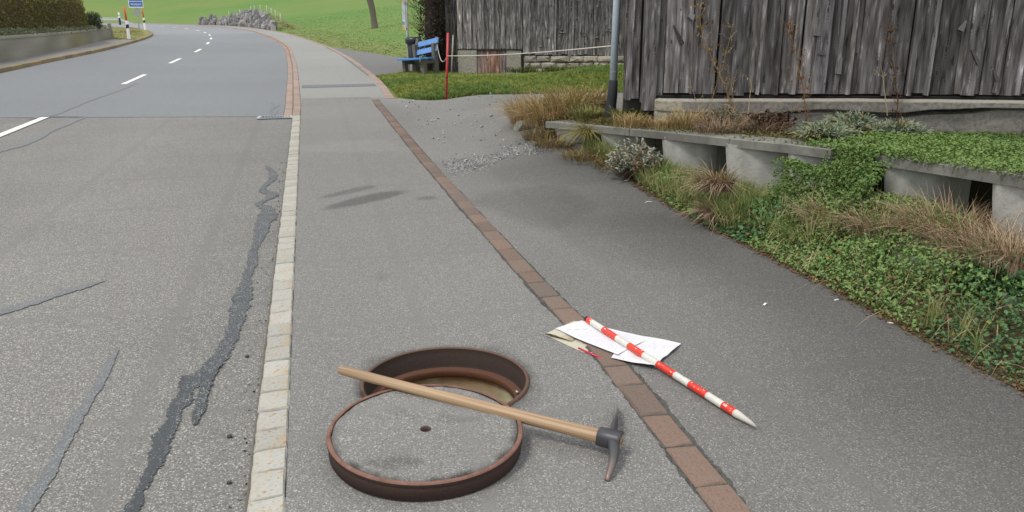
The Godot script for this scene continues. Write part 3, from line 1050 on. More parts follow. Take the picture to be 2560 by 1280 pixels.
func prism(P: Array, y0: float, y1: float, c: Color) -> ArrayMesh:
	# upright prism over an outline (x, z)
	var b := B.new()
	b.col = c
	for i in P.size():
		var a: Vector2 = P[i]
		var q: Vector2 = P[(i + 1) % P.size()]
		b.quad(Vector3(a.x, y0, a.y), Vector3(q.x, y0, q.y), Vector3(q.x, y1, q.y), Vector3(a.x, y1, a.y))
	var idx := Geometry2D.triangulate_polygon(PackedVector2Array(P))
	for i in range(0, idx.size(), 3):
		b.tri(Vector3(P[idx[i]].x, y1, P[idx[i]].y), Vector3(P[idx[i + 1]].x, y1, P[idx[i + 1]].y), Vector3(P[idx[i + 2]].x, y1, P[idx[i + 2]].y))
	return b.done()

func build_barn():
	var t := thing("wooden_barn", "large weathered grey barn wall of upright boards above a cracked concrete plinth", "barn", Vector3(3.1815, 0, -7.920), -deg_to_rad(16.55))
	# closed shell behind the boards, and its roof
	put("wall", prism([Vector2(.03, -.075), Vector2(7.2, -.075), Vector2(7.2, -6.5), Vector2(2.6, -6.5)], .1, 4.5, Color(.035, .032, .03)), M.plain, t)
	var b := B.new()
	b.col = Color(.11, .08, .065)
	b.box(Vector3(3.6, 5.1, -.9), Vector3(9.0, .10, 4.2), Basis(Vector3.RIGHT, .40))
	b.box(Vector3(3.6, 5.1, -4.6), Vector3(9.0, .10, 4.2), Basis(Vector3.RIGHT, -.40))
	put("roof", b.done(), M.plain, t)
	b = B.new()
	b.col = Color(.07, .064, .06)
	b.box(Vector3(3.75, .655, -.035), Vector3(6.9, .10, .07), Basis.IDENTITY, .006)
	put("sill_beam", b.done(), M.wood, t)
	# lower layer of boards, edge to edge with gaps
	var x := 0.02
	var k := 0
	while x < 6.6:
		var w := rr(.15, .26)
		var tone := g(rr(.55, .85))
		if k % 6 == 2: tone = g(rr(1.0, 1.25))
		if k % 5 == 4: tone = g(rr(.36, .50))
		tone = Color(tone.r, tone.g * .97, tone.b * rr(.96, 1.0))
		var y0 := .725 + rr(-.012, .012)
		if x < .3: y0 = .60 + rr(-.05, .08)
		put("board", board(x, x + w, y0, 4.5, 0.0, .022, tone, .004, rr(-.004, .004), 0), M.wood, t)
		x += w + (rr(.003, .010) if rng.randf() < .8 else rr(.012, .022))
		k += 1
	# upper layer: battens and narrow boards over the joints, some missing, some warped
	x = .045
	k = 0
	while x < 6.6:
		var w := rr(.032, .065)
		if k % 4 == 1: w = rr(.09, .15)
		var tone := g(rr(.55, .95))
		if w < .07 and rng.randf() < .45: tone = g(rr(1.0, 1.35))
		tone = Color(tone.r, tone.g * .98, tone.b * rr(.98, 1.04))
		var y0 := .722 + rr(-.018, .02)
		if x < .3: y0 = .59 + rr(-.05, .08)
		if k == 4: y0 = 1.36
		if rng.randf() < .9: put("batten", board(x, x + w, y0, 4.5, .030 + rr(0, .008), .028, tone, .006, rr(-.007, .007), 0), M.wood, t)
		x += w + rr(.075, .19)
		k += 1
	# split ends and rags of wood standing off the wall
	for q in [[.575, 1.20, .05, .20, -.5], [.64, 1.44, .07, .05, .7], [.80, 1.40, .05, .10, -.55], [1.86, 1.28, .06, .13, .1], [1.92, 1.10, .08, .05, .2], [3.2, 1.33, .06, .10, .4], [3.42, 1.02, .04, .16, -.6], [3.62, .86, .04, .12, -.5], [2.1, .92, .05, .16, .1]]:
		b = B.new()
		b.col = g(rr(.26, .5))
		b.uv = Vector2(rr(0, 1), rr(0, 1))
		var o := Vector3(q[0], q[1], .032)
		var d := Vector3(sin(q[4]), cos(q[4]), .0)
		var e := Vector3(cos(q[4]), -sin(q[4]), 0)
		var p0: Vector3 = o - e * q[2] * .5
		var p1: Vector3 = o + e * q[2] * .5
		var p2: Vector3 = o + d * q[3] + e * q[2] * .18 + Vector3(0, 0, .012)
		b.quad(p0, p1, p1 - Vector3(0, .01, .028), p0 - Vector3(0, .01, .028))
		b.quad(p0 + Vector3(0, 0, .022), p1 + Vector3(0, 0, .018), p2, p2 - e * .012)
		b.quad(p0, p0 + Vector3(0, 0, .022), p2 - e * .012, p2 - e * .012 - Vector3(0, 0, .02))
		b.quad(p1 + Vector3(0, 0, .018), p1, p2 - Vector3(0, 0, .02), p2)
		put("splinter", b.done(), M.wood, t)
	# plinth: old render broken away in places below a thick upper course
	var nx := 300
	var ny := 72
	var crack := func(u: float) -> float:
		return .575 + .034 * n2(u, 5.0, .35) + .022 * n2(u, 8.0, 1.3) + .03 * ss(2.6, 3.6, u) - .03 * ss(1.6, 1.1, u)
	put("plinth", grid(ny, nx, func(i, j):
		var u = .335 + 6.3 * j / (nx - 1)
		var v := float(i) / (ny - 1)
		var top := .672 - .004 * sin(u * 2.0) + .006 * n2(u, 1.0, .8)
		var y := lerpf(.15, top, v)
		var z := .155 + .022 * n2(u, y, .35) + .016 * n2(u, y, 1.2) + .008 * n2(u, y, 3.5)
		var cy: float = crack.call(u)
		var below := ss(.008, -.008, y - cy)
		var bite := ss(1.15, 1.7, u) * (.35 + .65 * ss(.0, .35, n2(u, 2.0, .12) + .35 * ss(1.7, 3.0, u)))
		z -= below * (.014 + .045 * bite)
		var gw := .010 + .020 * ss(.1, .5, n2(u, 1.0, .22) + .6 * exp(-pow((u - 2.95) / .55, 2)))
		var gap := ss(gw, gw * .55, absf(y - cy + gw * .8))
		z -= gap * bite * .17
		var c2 := absf(n2(u * 1.0, y * .8, .55))
		if below > .5 and u > 1.0: z -= .022 * ss(.05, .0, c2)
		if u < .44: z -= .10 * pow((.44 - u) / .105, 2)
		var c := mixc(Color(.29, .28, .25), Color(.22, .21, .19), .5 + n2(u, y, .3))
		if u < .58 + .05 * n2(y, 3.0, 1.0): c = mixc(c, Color(.44, .41, .33), .75)
		c = tint(c, 1 - .25 * below * ss(.55, .2, y))
		c = mixc(c, Color(.40, .375, .33), ss(.02, .0, top - y))
		if i == ny - 1: z -= .12
		if i == ny - 1: y += .008
		return [Vector3(u, y, z), c]), M.rough_concrete, t)

func build_wing():
	var t := thing("barn_wing", "smaller pale grey boarded barn wing behind the bench, on concrete and stone footings", "barn", Vector3(3.818, 0, -21.075), -deg_to_rad(13.49))
	put("wall", prism([Vector2(.02, -.10), Vector2(6.5, -.22), Vector2(6.5, -5), Vector2(.02, -5)], -.2, 3.8, Color(.04, .037, .035)), M.plain, t)
	var b := B.new()
	b.col = Color(.12, .085, .07)
	b.box(Vector3(3.2, 4.2, -.6), Vector3(7.4, .1, 3.6), Basis(Vector3.RIGHT, .42))
	b.box(Vector3(3.2, 4.2, -3.8), Vector3(7.4, .1, 3.6), Basis(Vector3.RIGHT, -.42))
	put("roof", b.done(), M.plain, t)
	var x := 0.0
	var k := 0
	while x < 1.60:
		var w := rr(.10, .17)
		if x + w > 1.54: w = 1.61 - x
		put("board", board(x, x + w, .615 + rr(-.01, .01), 3.8, -.01 + (.022 if k % 2 == 0 else 0.0), .026, tint(Color(1.0, .975, .955), rr(1.6, 1.8) if k % 2 == 0 else rr(1.1, 1.5)), .01, rr(-.003, .003)), M.wood, t)
		x += w + .004
		k += 1
	for q in [[.30, .05], [.62, .045], [.86, .05], [1.12, .04]]:
		put("batten", board(q[0], q[0] + q[1], .62, 3.8, .034, .02, g(rr(2.3, 2.9))), M.wood, t)
	x = 1.625
	while x < 5.2:
		var w := rr(.09, .19)
		var z := -.075 + (.02 if k % 2 == 0 else 0.0)
		put("board", board(x, x + w, .475 - (x - 1.6) * .012 + rr(-.03, .03), 3.8, z, .026, tint(Color(1, .98, .97), rr(1.0, 1.9) if x < 2.3 else rr(.85, 1.5)), .012, rr(-.004, .004)), M.wood, t)
		x += w + .004
		k += 1
	# stubs and rags of wood in a paler tone
	for q in [1.78, 2.36, 2.42, 2.86, 3.05, 3.4]:
		put("batten", board(q, q + .04, .47, 3.8, -.028, .02, g(rr(1.7, 2.4)), .012, rr(-.004, .004)), M.wood, t)
	for i in 54:
		var px := rr(1.9, 4.4)
		b = B.new()
		b.col = g(rr(.75, 1.0))
		b.uv = Vector2(rr(0, 1), rr(0, 1))
		b.box(Vector3(px, rr(.55, 1.8), -.045), Vector3(rr(.02, .08), rr(.010, .028), .045), Basis(Vector3.BACK, rr(-.3, .3)))
		put("splinter", b.done(), M.wood, t)
	# footing: two concrete piers with a boarded hatch between, then rubble stone
	for q in [[.0, .47], [1.21, 1.58]]:
		b = B.new()
		b.col = Color(.42, .41, .355)
		b.box(Vector3((q[0] + q[1]) * .5 + .012, .24, -.06 if q[0] < 1 else -.075), Vector3(q[1] - q[0], .70, .16), Basis.IDENTITY, .012)
		put("pier", b.done(), M.rough_concrete, t)
	x = .485
	while x < 1.19:
		var w := .142
		put("hatch_board", board(x, x + w, -.02, .575, -.02, .03, mixc(Color(1.7, 1.0, .75), Color(1.5, 1.25, 1.2), rng.randf()), .012), M.wood, t)
		x += w + .003
	b = B.new()
	b.col = Color(.05, .046, .042)
	b.box(Vector3(.80, .60, -.05), Vector3(1.62, .035, .14))
	put("sill_beam", b.done(), M.plain, t)
	b = B.new()
	b.col = Color(.12, .11, .10)
	b.box(Vector3(3.45, .20, -.17), Vector3(3.7, .62, .12))
	put("mortar", b.done(), M.rough_concrete, t)
	# dark boards round the near corner
	x = -.31
	while x < -.02:
		put("side_board", board(x, x + .09, .0, 3.8, -.30, .03, g(rr(.28, .42)), .01), M.wood, t)
		x += .098
	var y := .02
	var row := 0
	while y < .44:
		var h := rr(.09, .19)
		x = 1.64 + rr(0, .05)
		while x < 5.1:
			var w := rr(.12, .46)
			if true:
				var o := put("stone", rubble(w, h * rr(.85, 1.12), .16, mixc(Color(.50, .46, .37), Color(.40, .38, .33), rng.randf()) * rr(.75, 1.15)), M.stone, t)
				o.position = Vector3(x + w * .5, y + h * .5, -.10 + rr(-.025, .02))
			x += w + rr(.008, .02)
		y += h + .012
		row += 1

# a rough stone, roughly w by h by d about its middle
func rubble(w: float, h: float, d: float, c: Color) -> ArrayMesh:
	var b := B.new()
	b.col = c
	var P := func(sx: float, sy: float, sz: float, q: float):
		return Vector3(sx * w * .5 * (q + rr(-.07, .07)), sy * h * .5 * (q + rr(-.07, .07)), sz * d * .5)
	var back := []
	var mid := []
	var fr := []
	for s in [[-1, -1], [0, -1.05], [1, -1], [1.04, 0], [1, 1], [0, 1.05], [-1, 1], [-1.04, 0]]:
		back.append(P.call(s[0], s[1], -1, .95)); mid.append(P.call(s[0], s[1], .45, 1.0)); fr.append(P.call(s[0], s[1], 1.0 + rr(-.25, .1), .68))
	for k in 8:
		var n := (k + 1) % 8
		b.quad(back[k], back[n], mid[n], mid[k]); b.quad(mid[k], mid[n], fr[n], fr[k])
	var ctr := Vector3(rr(-.1, .1) * w, rr(-.1, .1) * h, d * rr(.5, .62))
	for k in 8: b.tri(ctr, fr[k], fr[(k + 1) % 8])
	return b.done()

# ------------------------------------------------------------------ planter wall of precast blocks
func planter_block(w: float, h: float, deep: float) -> ArrayMesh:
	var b := B.new(true)
	var rows := 9
	var ring := 22
	var P := []
	for i in rows:
		var v := float(i) / (rows - 1)
		var y := lerpf(-.05, h, v)
		var s := lerpf(.80, 1.0, pow(v, .6))
		var back := lerpf(.07, 0.0, pow(v, .8))
		var r := []
		for k in ring:
			# front edge bowed, rounded corners, straight sides running back
			var u := float(k) / (ring - 1)
			var p: Vector2
			if u < .25: p = Vector2(-.5, -deep * (1 - u / .25) - .10 * (u / .25))
			elif u > .75: p = Vector2(.5, -deep * (u - .75) / .25 - .10 * (1 - (u - .75) / .25))
			else:
				var a := (u - .25) / .5
				var xx := -.5 + a
				p = Vector2(xx, -.10 * pow(absf(2 * a - 1), 9.0) + .030 * (1 - pow(2 * a - 1, 2)))
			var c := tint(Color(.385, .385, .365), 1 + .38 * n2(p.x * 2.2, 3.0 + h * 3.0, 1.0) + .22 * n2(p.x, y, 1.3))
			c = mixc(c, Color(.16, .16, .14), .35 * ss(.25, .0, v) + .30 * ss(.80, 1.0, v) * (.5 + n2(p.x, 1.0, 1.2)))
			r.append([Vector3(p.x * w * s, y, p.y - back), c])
		P.append(r)
	for i in rows - 1:
		for k in ring - 1:
			var a = P[i][k]; var q = P[i][k + 1]; var r = P[i + 1][k + 1]; var s = P[i + 1][k]
			b.quad(a[0], q[0], r[0], s[0], [a[1], q[1], r[1], s[1]])
	return b.done()

func build_planter_wall():
	var grp := "concrete blocks of the planter wall"
	# [place along CAP, height under the slab, foot, width, label]
	var L := [
		[1.3, .10, .42, "small concrete planter block half hidden by dry grass at the far end of the wall"],
		[2.28, .07, .50, "concrete planter block left of the silvery shrub, far end of the low wall"],
		[3.28, .0, .56, "concrete planter block right of the silvery shrub, under a continuous slab"],
		[4.40, .0, .68, "widest clean concrete planter block, dotted with dark specks, beside the green spill of leaves"],
		[5.75, .10, .52, "concrete planter block overgrown by the green spill of leaves"],
		[7.30, .16, .46, "concrete planter block nearest the viewer, standing above dry grass"],
		[9.0, .20, .50, "concrete planter block beyond the near one, by the dry brown grass"]]
	for q in L:
		var p := cap_at(q[0])
		var p2 := cap_at(q[0] + .05)
		var d := (p2 - p)
		var turn := atan2(-d.z, d.x) if false else atan2(-d.x, -d.z)
		# face looks towards the road: local z = outward
		var out := Vector3(d.z, 0, -d.x).normalized()
		if out.x > 0: out = -out
		var ang := atan2(out.x, out.z)
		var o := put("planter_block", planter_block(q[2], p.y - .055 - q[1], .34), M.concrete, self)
		o.position = Vector3(p.x, q[1], p.z) - out * .045
		o.rotation.y = ang + .28
		tag(o, q[3], "planter block", grp)
	# lower course, mostly buried in leaves
	for q in [[7.05, .44, "pale lower concrete block showing through the dry grass near the driveway"], [8.3, .44, "lower concrete block buried in leaves below the near slab"]]:
		var p := cap_at(q[0])
		var o := put("planter_block", planter_block(q[1], .20, .3), M.concrete, self)
		o.position = Vector3(3.40, .0, -3.74) if q[0] < 8 else Vector3(3.42, .0, -3.0)
		o.rotation.y = -PI * .5 + .45
		tag(o, q[2], "planter block", grp)
	# capping slabs
	for q in [[.75, 2.55, "far grey capping slab of the planter wall beside tall dry grass"], [2.56, 4.05, "middle grey capping slab of the planter wall over two blocks"], [4.06, 6.25, "grey capping slab running into the green spill of leaves"], [6.85, 9.4, "thick grey capping slab nearest the viewer, green leaves over its top"], [9.42, 10.9, "grey capping slab past the near one at the end of the planter wall"]]:
		var b := B.new()
		var n := 14
		var prev := []
		var th := .068
		for i in n + 1:
			var s: float = lerpf(q[0], q[1], float(i) / n)
			var p := cap_at(s)
			var p2 := cap_at(s + .02)
			var d := (p2 - p).normalized()
			var out := Vector3(d.z, 0, -d.x).normalized()
			if out.x > 0: out = -out
			var wv := .004 * n2(p.x, p.z, 1.5)
			var c := tint(Color(.165, .165, .148), 1 + .45 * n2(p.x * 2, p.z * 2, .6) + .35 * n2(p.x * 5, p.z * 5, .7))
			var f := p + out * (.02 + wv)
			var cur := [[f - Vector3(0, th, 0), c], [f - Vector3(0, .006, 0), tint(c, 1.0)], [f - out * .008, tint(c, 1.25)], [p - out * .30, c], [p - out * .30 - Vector3(0, th, 0), c]]
			if prev.size() > 0:
				for k in 5:
					var k2 := (k + 1) % 5
					b.quad(prev[k][0], cur[k][0], cur[k2][0], prev[k2][0], [prev[k][1], cur[k][1], cur[k2][1], prev[k2][1]])
			if i == 0 or i == n:
				b.col = c
				b.quad(cur[0][0], cur[1][0], cur[3][0], cur[4][0])
			prev = cur
		tag(put("capping_slab", b.done(), M.concrete, self), q[2], "capping slab", "capping slabs of the planter wall")

# ------------------------------------------------------------------ manhole and cover
func build_manhole():
	var hc := Vector3(.64, 0, -3.2)
	var t := thing("manhole_shaft", "open round manhole with rusty iron frame and pale shaft in the pavement", "manhole", hc)
	t.scale = Vector3(.962, 1, .962)
	var b := B.new(true)
	b.col = Color(.125, .078, .062)
	b.lathe([Vector2(.372, -.05), Vector2(.371, .003), Vector2(.366, .007), Vector2(.358, .007), Vector2(.355, .003)], 72)
	put("rim", b.done(), M.rust, t)
	b = B.new(true)
	b.col = Color(.042, .029, .026)
	b.lathe([Vector2(.355, .003), Vector2(.353, -.028), Vector2(.350, -.031), Vector2(.350, -.078), Vector2(.345, -.086)], 72)
	put("frame_wall", b.done(), M.rust, t)
	b = B.new()
	b.col = Color(.12, .062, .042)
	b.lathe([Vector2(.345, -.086), Vector2(.312, -.088), Vector2(.310, -.094)], 72)
	put("seat_ledge", b.done(), M.rust, t)
	b = B.new(true)
	b.col = Color(.13, .060, .032)
	b.lathe([Vector2(.310, -.094), Vector2(.309, -.118), Vector2(.322, -.126)], 72)
	put("lower_ring", b.done(), M.rust, t)
	b = B.new(true)
	for k in 60:
		var a := TAU * k / 60
		var a2 := TAU * (k + 1) / 60
		var ys := [-.126, -.16, -.22, -.32, -.5, -.8, -1.3]
		for i in ys.size() - 1:
			var f := func(an: float, y: float) -> Array:
				var c := mixc(Color(.50, .46, .31), Color(.40, .35, .22), .5 + n2(cos(an) * 2, y * 3 + sin(an) * 2, .5))
				c = mixc(c, Color(.20, .09, .04), ss(.0, .35, n2(cos(an) * 3, sin(an) * 3, .5) + .3) * ss(-.20, -.12, y))
				return [Vector3(cos(an) * (.325 + .004 * n2(an, y, 2.0)), y, sin(an) * .325), c]
			var p = f.call(a, ys[i]); var q = f.call(a2, ys[i]); var r = f.call(a2, ys[i + 1]); var s = f.call(a, ys[i + 1])
			b.quad(p[0], q[0], r[0], s[0], [p[1], q[1], r[1], s[1]])
	put("shaft", b.done(), M.concrete, t)
	b = B.new()
	b.col = Color(.05, .045, .04)
	b.lathe([Vector2(.34, -1.3), Vector2(.001, -1.3)], 40)
	put("floor", b.done(), M.soil, t)
	b = B.new(true)
	b.col = Color(.45, .43, .4)
	b.tube([Vector3(.318, -.078, .03), Vector3(.322, -.070, .03)], [.010, .009], 8)
	put("bolt", b.done(), M.metal, t)
	# the cover lying beside it, its far edge over the opening
	t = thing("manhole_cover", "round rusty iron manhole cover filled with asphalt, lying beside the open shaft", "manhole cover", Vector3(.482, .0122, -2.648))
	t.rotation = Vector3(.0330, 0, -.006)
	b = B.new(true)
	b.col = Color(.052, .034, .030)
	b.lathe([Vector2(.331, 0), Vector2(.340, .003), Vector2(.3435, .050), Vector2(.3425, .053), Vector2(.3455, .056), Vector2(.3455, .066)], 96)
	put("skirt", b.done(), M.rust, t)
	b = B.new()
	for k in 96:
		var a := TAU * k / 96
		var a2 := TAU * (k + 1) / 96
		var wv := func(an: float) -> float: return .0022 * n2(cos(an) * 3, sin(an) * 3, 1.0)
		var R := [[.3455, .066], [.342, .0705], [.333, .0715], [.3295, .069], [.329, .052]]
		for i in 4:
			var c := tint(Color(.20, .115, .092), 1 + .35 * n2(cos(a) * 6, sin(a) * 6, .7)) if i < 3 else Color(.05, .035, .03)
			b.col = c
			b.quad(Vector3(cos(a2) * R[i][0], R[i][1], sin(a2) * R[i][0]), Vector3(cos(a) * R[i][0], R[i][1], sin(a) * R[i][0]), Vector3(cos(a) * (R[i + 1][0] + (wv.call(a) if i > 0 else 0.0)), R[i + 1][1], sin(a) * (R[i + 1][0] + (wv.call(a) if i > 0 else 0.0))), Vector3(cos(a2) * (R[i + 1][0] + (wv.call(a2) if i > 0 else 0.0)), R[i + 1][1], sin(a2) * (R[i + 1][0] + (wv.call(a2) if i > 0 else 0.0))))
	put("rim", b.done(), M.rust, t)
	var rads := [.0205, .026, .05, .10, .16, .22, .27, .30, .316, .3235, .3285]
	put("infill", grid(97, rads.size(), func(i, j):
		var a = TAU * (i % 96) / 96.0
		var r: float = rads[j]
		var ex := n2(cos(a) * 4, sin(a) * 4, 1.0)
		var hollow := clampf(ss(-.05, .25, n2(cos(a) * 1.5 + 4, sin(a) * 1.5, .6)) * .5 + .75 * ss(.25, .8, sin(a)) * (.6 + n2(cos(a) * 4, 2.0, 1.0)), 0, 1)
		if j >= 8: r += .003 - .009 * absf(ex)
		var y := .0700 + .0015 * n2(cos(a) * r, sin(a) * r, 4.0)
		if j == 9: y -= .002 + .004 * hollow
		if j == 10: y -= .006 + .010 * hollow
		if j == 8: y -= .001 + .002 * hollow
		if j == 0: y -= .002
		var x := cos(a) * r
		var z := sin(a) * r
		var k := 1.0 + n2(x, z, .8) * .10
		k *= .8
		k *= 1 - .75 * hollow * ss(.300, .322, r + .012 * n2(cos(a) * 9, sin(a) * 9, 1.0))
		k *= 1 - .30 * blob(x, z, -.14, .20, .10, .035, .25)
		k *= 1 - .15 * blob(x, z, -.06, -.12, .06, .04, .4)
		k *= 1 - .18 * blob(x, z, .08, -.05, .10, .03, .3)
		return [Vector3(x, y, z), Color(k, k, k * .985)], null, true), M.pavement, t)
	b = B.new(true)
	b.col = Color(.085, .06, .052)
	b.lathe([Vector2(.0235, .0672), Vector2(.0205, .0682), Vector2(.0185, .058), Vector2(.0185, .012), Vector2(.001, .012)], 7)
	put("lifting_hole", b.done(), M.rust, t)

# ------------------------------------------------------------------ pickaxe, ranging pole, papers, pencil
func build_tools():
	var a := Vector3(.205, .128, -3.125)
	var c := Vector3(1.108, .062, -2.456)
	var t := thing("pickaxe", "pickaxe with long ash handle and dark iron head, lying across the manhole cover", "pickaxe", Vector3((a.x + c.x) * .5, 0, (a.z + c.z) * .5))
	var o := t.position
	a -= o; c -= o
	var ax := (c - a).normalized()
	var len := a.distance_to(c)
	var sid := ax.cross(Vector3.UP).normalized()
	var up := sid.cross(ax)
	# oval handle, swelling a little towards the head
	var ring := 16
	var rows := 26
	var prof := func(u: float) -> Vector2:
		var r := .0205 + .003 * ss(.2, .6, u) + .0035 * ss(.80, 1.0, u)
		if u < .02: r *= .80 + .2 * (u / .02)
		return Vector2(r * 1.06, r * .98)
	var b := B.new(true)
	var prev := []
	for i in rows + 1:
		var u := float(i) / rows
		if i == 1: u = .008
		var pr: Vector2 = prof.call(u)
		var cur := []
		for k in ring:
			var an := TAU * k / ring
			var dirt := .86 + .14 * ss(.02, .3, u) - .10 * ss(.9, 1.0, u) + .12 * n2(u * 4, an, .6)
			cur.append([a + ax * len * u + sid * cos(an) * pr.x + up * sin(an) * pr.y + sid * .004 * sin(u * 3.0), g(dirt), Vector2(float(k) / ring * .5, u * .8)])
		if prev.size() > 0:
			for k in ring:
				var k2 := (k + 1) % ring
				var us := [prev[k][2], prev[k2][2], cur[k2][2], cur[k][2]]
				if k2 == 0:
					us[1] = Vector2(.5, us[1].y); us[2] = Vector2(.5, us[2].y)
				b.quad(prev[k][0], prev[k2][0], cur[k2][0], cur[k][0], [prev[k][1], prev[k2][1], cur[k2][1], cur[k][1]], us)
		else:
			for k in ring:
				b.col = Color(.75, .72, .7)
				b.tri(a - ax * .002, cur[(k + 1) % ring][0], cur[k][0])
		prev = cur
	put("handle", b.done(), M.ash, t)
	# eye of the head: a collar round the handle
	var iron := Color(.075, .078, .085)
	b = B.new(true)
	b.col = iron
	var E := []
	for q in [[-.058, .0285, .029], [-.055, .0310, .0315], [-.015, .0325, .0335], [.016, .0345, .035], [.026, .033, .034], [.028, .0245, .025]]:
		var r := []
		for k in 18:
			var an := TAU * k / 18
			var sq := 1.0 / pow(pow(absf(cos(an)), 4) + pow(absf(sin(an)), 4), .25)
			r.append(c + ax * (q[0] + .012) + sid * cos(an) * q[1] * lerpf(1, sq, .55) + up * sin(an) * q[2] * lerpf(1, sq, .55))
		E.append(r)
	for i in E.size() - 1:
		for k in 18: b.quad(E[i][k], E[i][(k + 1) % 18], E[i + 1][(k + 1) % 18], E[i + 1][k])
	put("eye", b.done(), M.metal, t)
	b = B.new()
	b.col = Color(.34, .24, .14)
	for k in 18: b.tri(c + ax * .040, E[5][k], E[5][(k + 1) % 18])
	put("handle_end", b.done(), M.plain, t)
	b = B.new()
	b.col = Color(.20, .19, .18)
	b.box(c + ax * .041, Vector3(.03, .004, .004), Basis(up, ax, sid) if false else Basis(sid, up, -ax))
	put("wedge", b.done(), M.metal, t)
	# the two arms, both bent down to the ground
	var tip1 := Vector3(1.036, .006, -2.292) - o
	var tip2 := Vector3(1.243, .014, -2.772) - o
	for arm in 2:
		var tip: Vector3 = tip1 if arm == 0 else tip2
		var root := c + ax * .004
		var ctrl := root.lerp(tip, .45) + ax * (.030 if arm == 0 else .014) + Vector3(0, .030, 0)
		b = B.new(true)
		var prev2 := []
		var n := 14
		for i in n + 1:
			var u := float(i) / n
			var p := root.lerp(ctrl, u).lerp(ctrl.lerp(tip, u), u)
			var dd := (ctrl - root).lerp(tip - ctrl, u).normalized()
			var s2 := dd.cross(up).normalized()
			var u2 := s2.cross(dd)
			# pick arm narrows to a point; the other flattens into a blade set on edge
			var hw := lerpf(.025, .0085, pow(u, 1.1)) if arm == 0 else lerpf(.016, .0045, u)
			var hh := lerpf(.023, .0075, u) if arm == 0 else (lerpf(.022, .036, ss(.1, .7, u)) * (1 - .45 * ss(.8, 1, u)))
			var cur := []
			for k in 8:
				var an := TAU * (k + .5) / 8
				cur.append(p + s2 * cos(an) * hw + u2 * sin(an) * hh)
			var cc := mixc(iron, Color(.19, .155, .14), ss(.25, .95, u) * (.8 + n2(u * 3, arm, .7)))
			if arm == 1: cc = mixc(cc, Color(.36, .34, .31), ss(.3, .7, u) * .7)
			if arm == 0: cc = mixc(cc, Color(.30, .19, .16), ss(.88, 1.0, u))
			if prev2.size() > 0:
				for k in 8:
					var k2 := (k + 1) % 8
					b.quad(prev2[0][k], prev2[0][k2], cur[k2], cur[k], [prev2[1], prev2[1], cc, cc])
			prev2 = [cur, cc]
		b.col = prev2[1]
		for k in 8: b.tri(tip, prev2[0][k], prev2[0][(k + 1) % 8])
		put("pick_arm" if arm == 0 else "blade_arm", b.done(), M.metal, t)
	# ranging pole
	var pa := Vector3(1.425, .034, -3.680)
	var pz := Vector3(1.697, .0185, -2.495)
	t = thing("ranging_pole", "red and white banded ranging pole with steel tip, lying across the papers", "surveying pole", pa)
	var pd := (pz - pa)
	var pl := pd.length()
	t.look_at_from_position(pa, pz, Vector3.UP)
	var st := [[0.0, .022, 2], [.022, .062, 0], [.062, .165, 1], [.165, .285, 0], [.285, .385, 1], [.385, .505, 0], [.505, .61, 1], [.61, .735, 0], [.735, .835, 1], [.835, .95, 0], [.95, 1.045, 1], [1.045, 1.115, 0]]
	var kk := (pl - .115) / 1.115
	var rad := .0158
	var ri := 0
	for q in st:
		b = B.new(true)
		var z0: float = -q[0] * kk
		var z1: float = -q[1] * kk
		var n := 6
		var P := []
		var R := []
		var C := []
		for i in n + 1:
			P.append(Vector3(0, 0, lerpf(z0, z1, float(i) / n)))
			var r0 := rad
			if q[2] == 2: r0 = .0142 if i > 0 else .012
			R.append(r0)
			var cc: Color = [Color(.66, .045, .025), Color(.62, .61, .56), Color(.03, .03, .032)][q[2]]
			C.append(tint(cc, 1 + .10 * n2(z0 * 8 + i, 1.0, .5)))
		b.tube(P, R, 20, q[2] == 2, C)
		put(["red_band", "white_band", "end_cap"][q[2]], b.done(), M.gloss if q[2] != 2 else M.plain, t)
		if q[2] == 0:
			for i in 5:
				# chipped paint
				b = B.new()
				b.col = Color(.78, .58, .52)
				var zz := lerpf(z0, z1, rr(.1, .9))
				var an := rr(.6, 2.6)
				var w := rr(.001, .0028) * (2.2 if ri == 5 else 1.0)
				var l := rr(.002, .008)
				for e in 1:
					var p := func(dA: float, dz: float) -> Vector3: return Vector3(cos(an + dA) * (rad + .0003), sin(an + dA) * (rad + .0003), zz + dz)
					b.quad(p.call(w / rad, l), p.call(-w / rad, l * .7), p.call(-w / rad * .8, -l), p.call(w / rad, -l * .6))
				put("paint_chip", b.done(), M.plain, t)
			ri += 1
	b = B.new(true)
	var tz := -1.115 * kk
	b.tube([Vector3(0, 0, tz), Vector3(0, 0, tz - .012), Vector3(0, 0, tz - .085), Vector3(0, -.002, tz - .112), Vector3(0, -.003, tz - .116)], [rad, rad * .98, .0085, .0035, .0006], 20, true, [Color(.58, .56, .51), Color(.56, .54, .49), Color(.46, .43, .39), Color(.35, .32, .31), Color(.3, .28, .27)])
	put("steel_tip", b.done(), M.plain, t)
	# the figure 5, underlined, stencilled on one white band
	var tm := TextMesh.new()
	tm.text = "5"
	tm.font_size = 32
	tm.pixel_size = .00062
	tm.depth = .0006
	var sf := SystemFont.new()
	sf.font_names = PackedStringArray(["Droid Sans"])
	tm.font = sf
	var num := put("numeral", tm, std(Color(.10, .10, .11), .7), t)
	var nb := Basis(Vector3(0, 0, 1), Vector3(-1, 0, 0), Vector3(0, 1, 0))
	var tilt := Basis(Vector3(0, 0, 1), .45)
	num.transform = Transform3D(tilt * nb, tilt * Vector3(.0, rad + .0002, -.785 * kk))
	b = B.new()
	b.col = Color(.12, .12, .13)
	b.box(Vector3.ZERO, Vector3(.010, .0005, .0012))
	var ul := put("underline", b.done(), M.plain, t)
	ul.transform = Transform3D(tilt, tilt * Vector3(.0, rad + .0001, -.768 * kk))
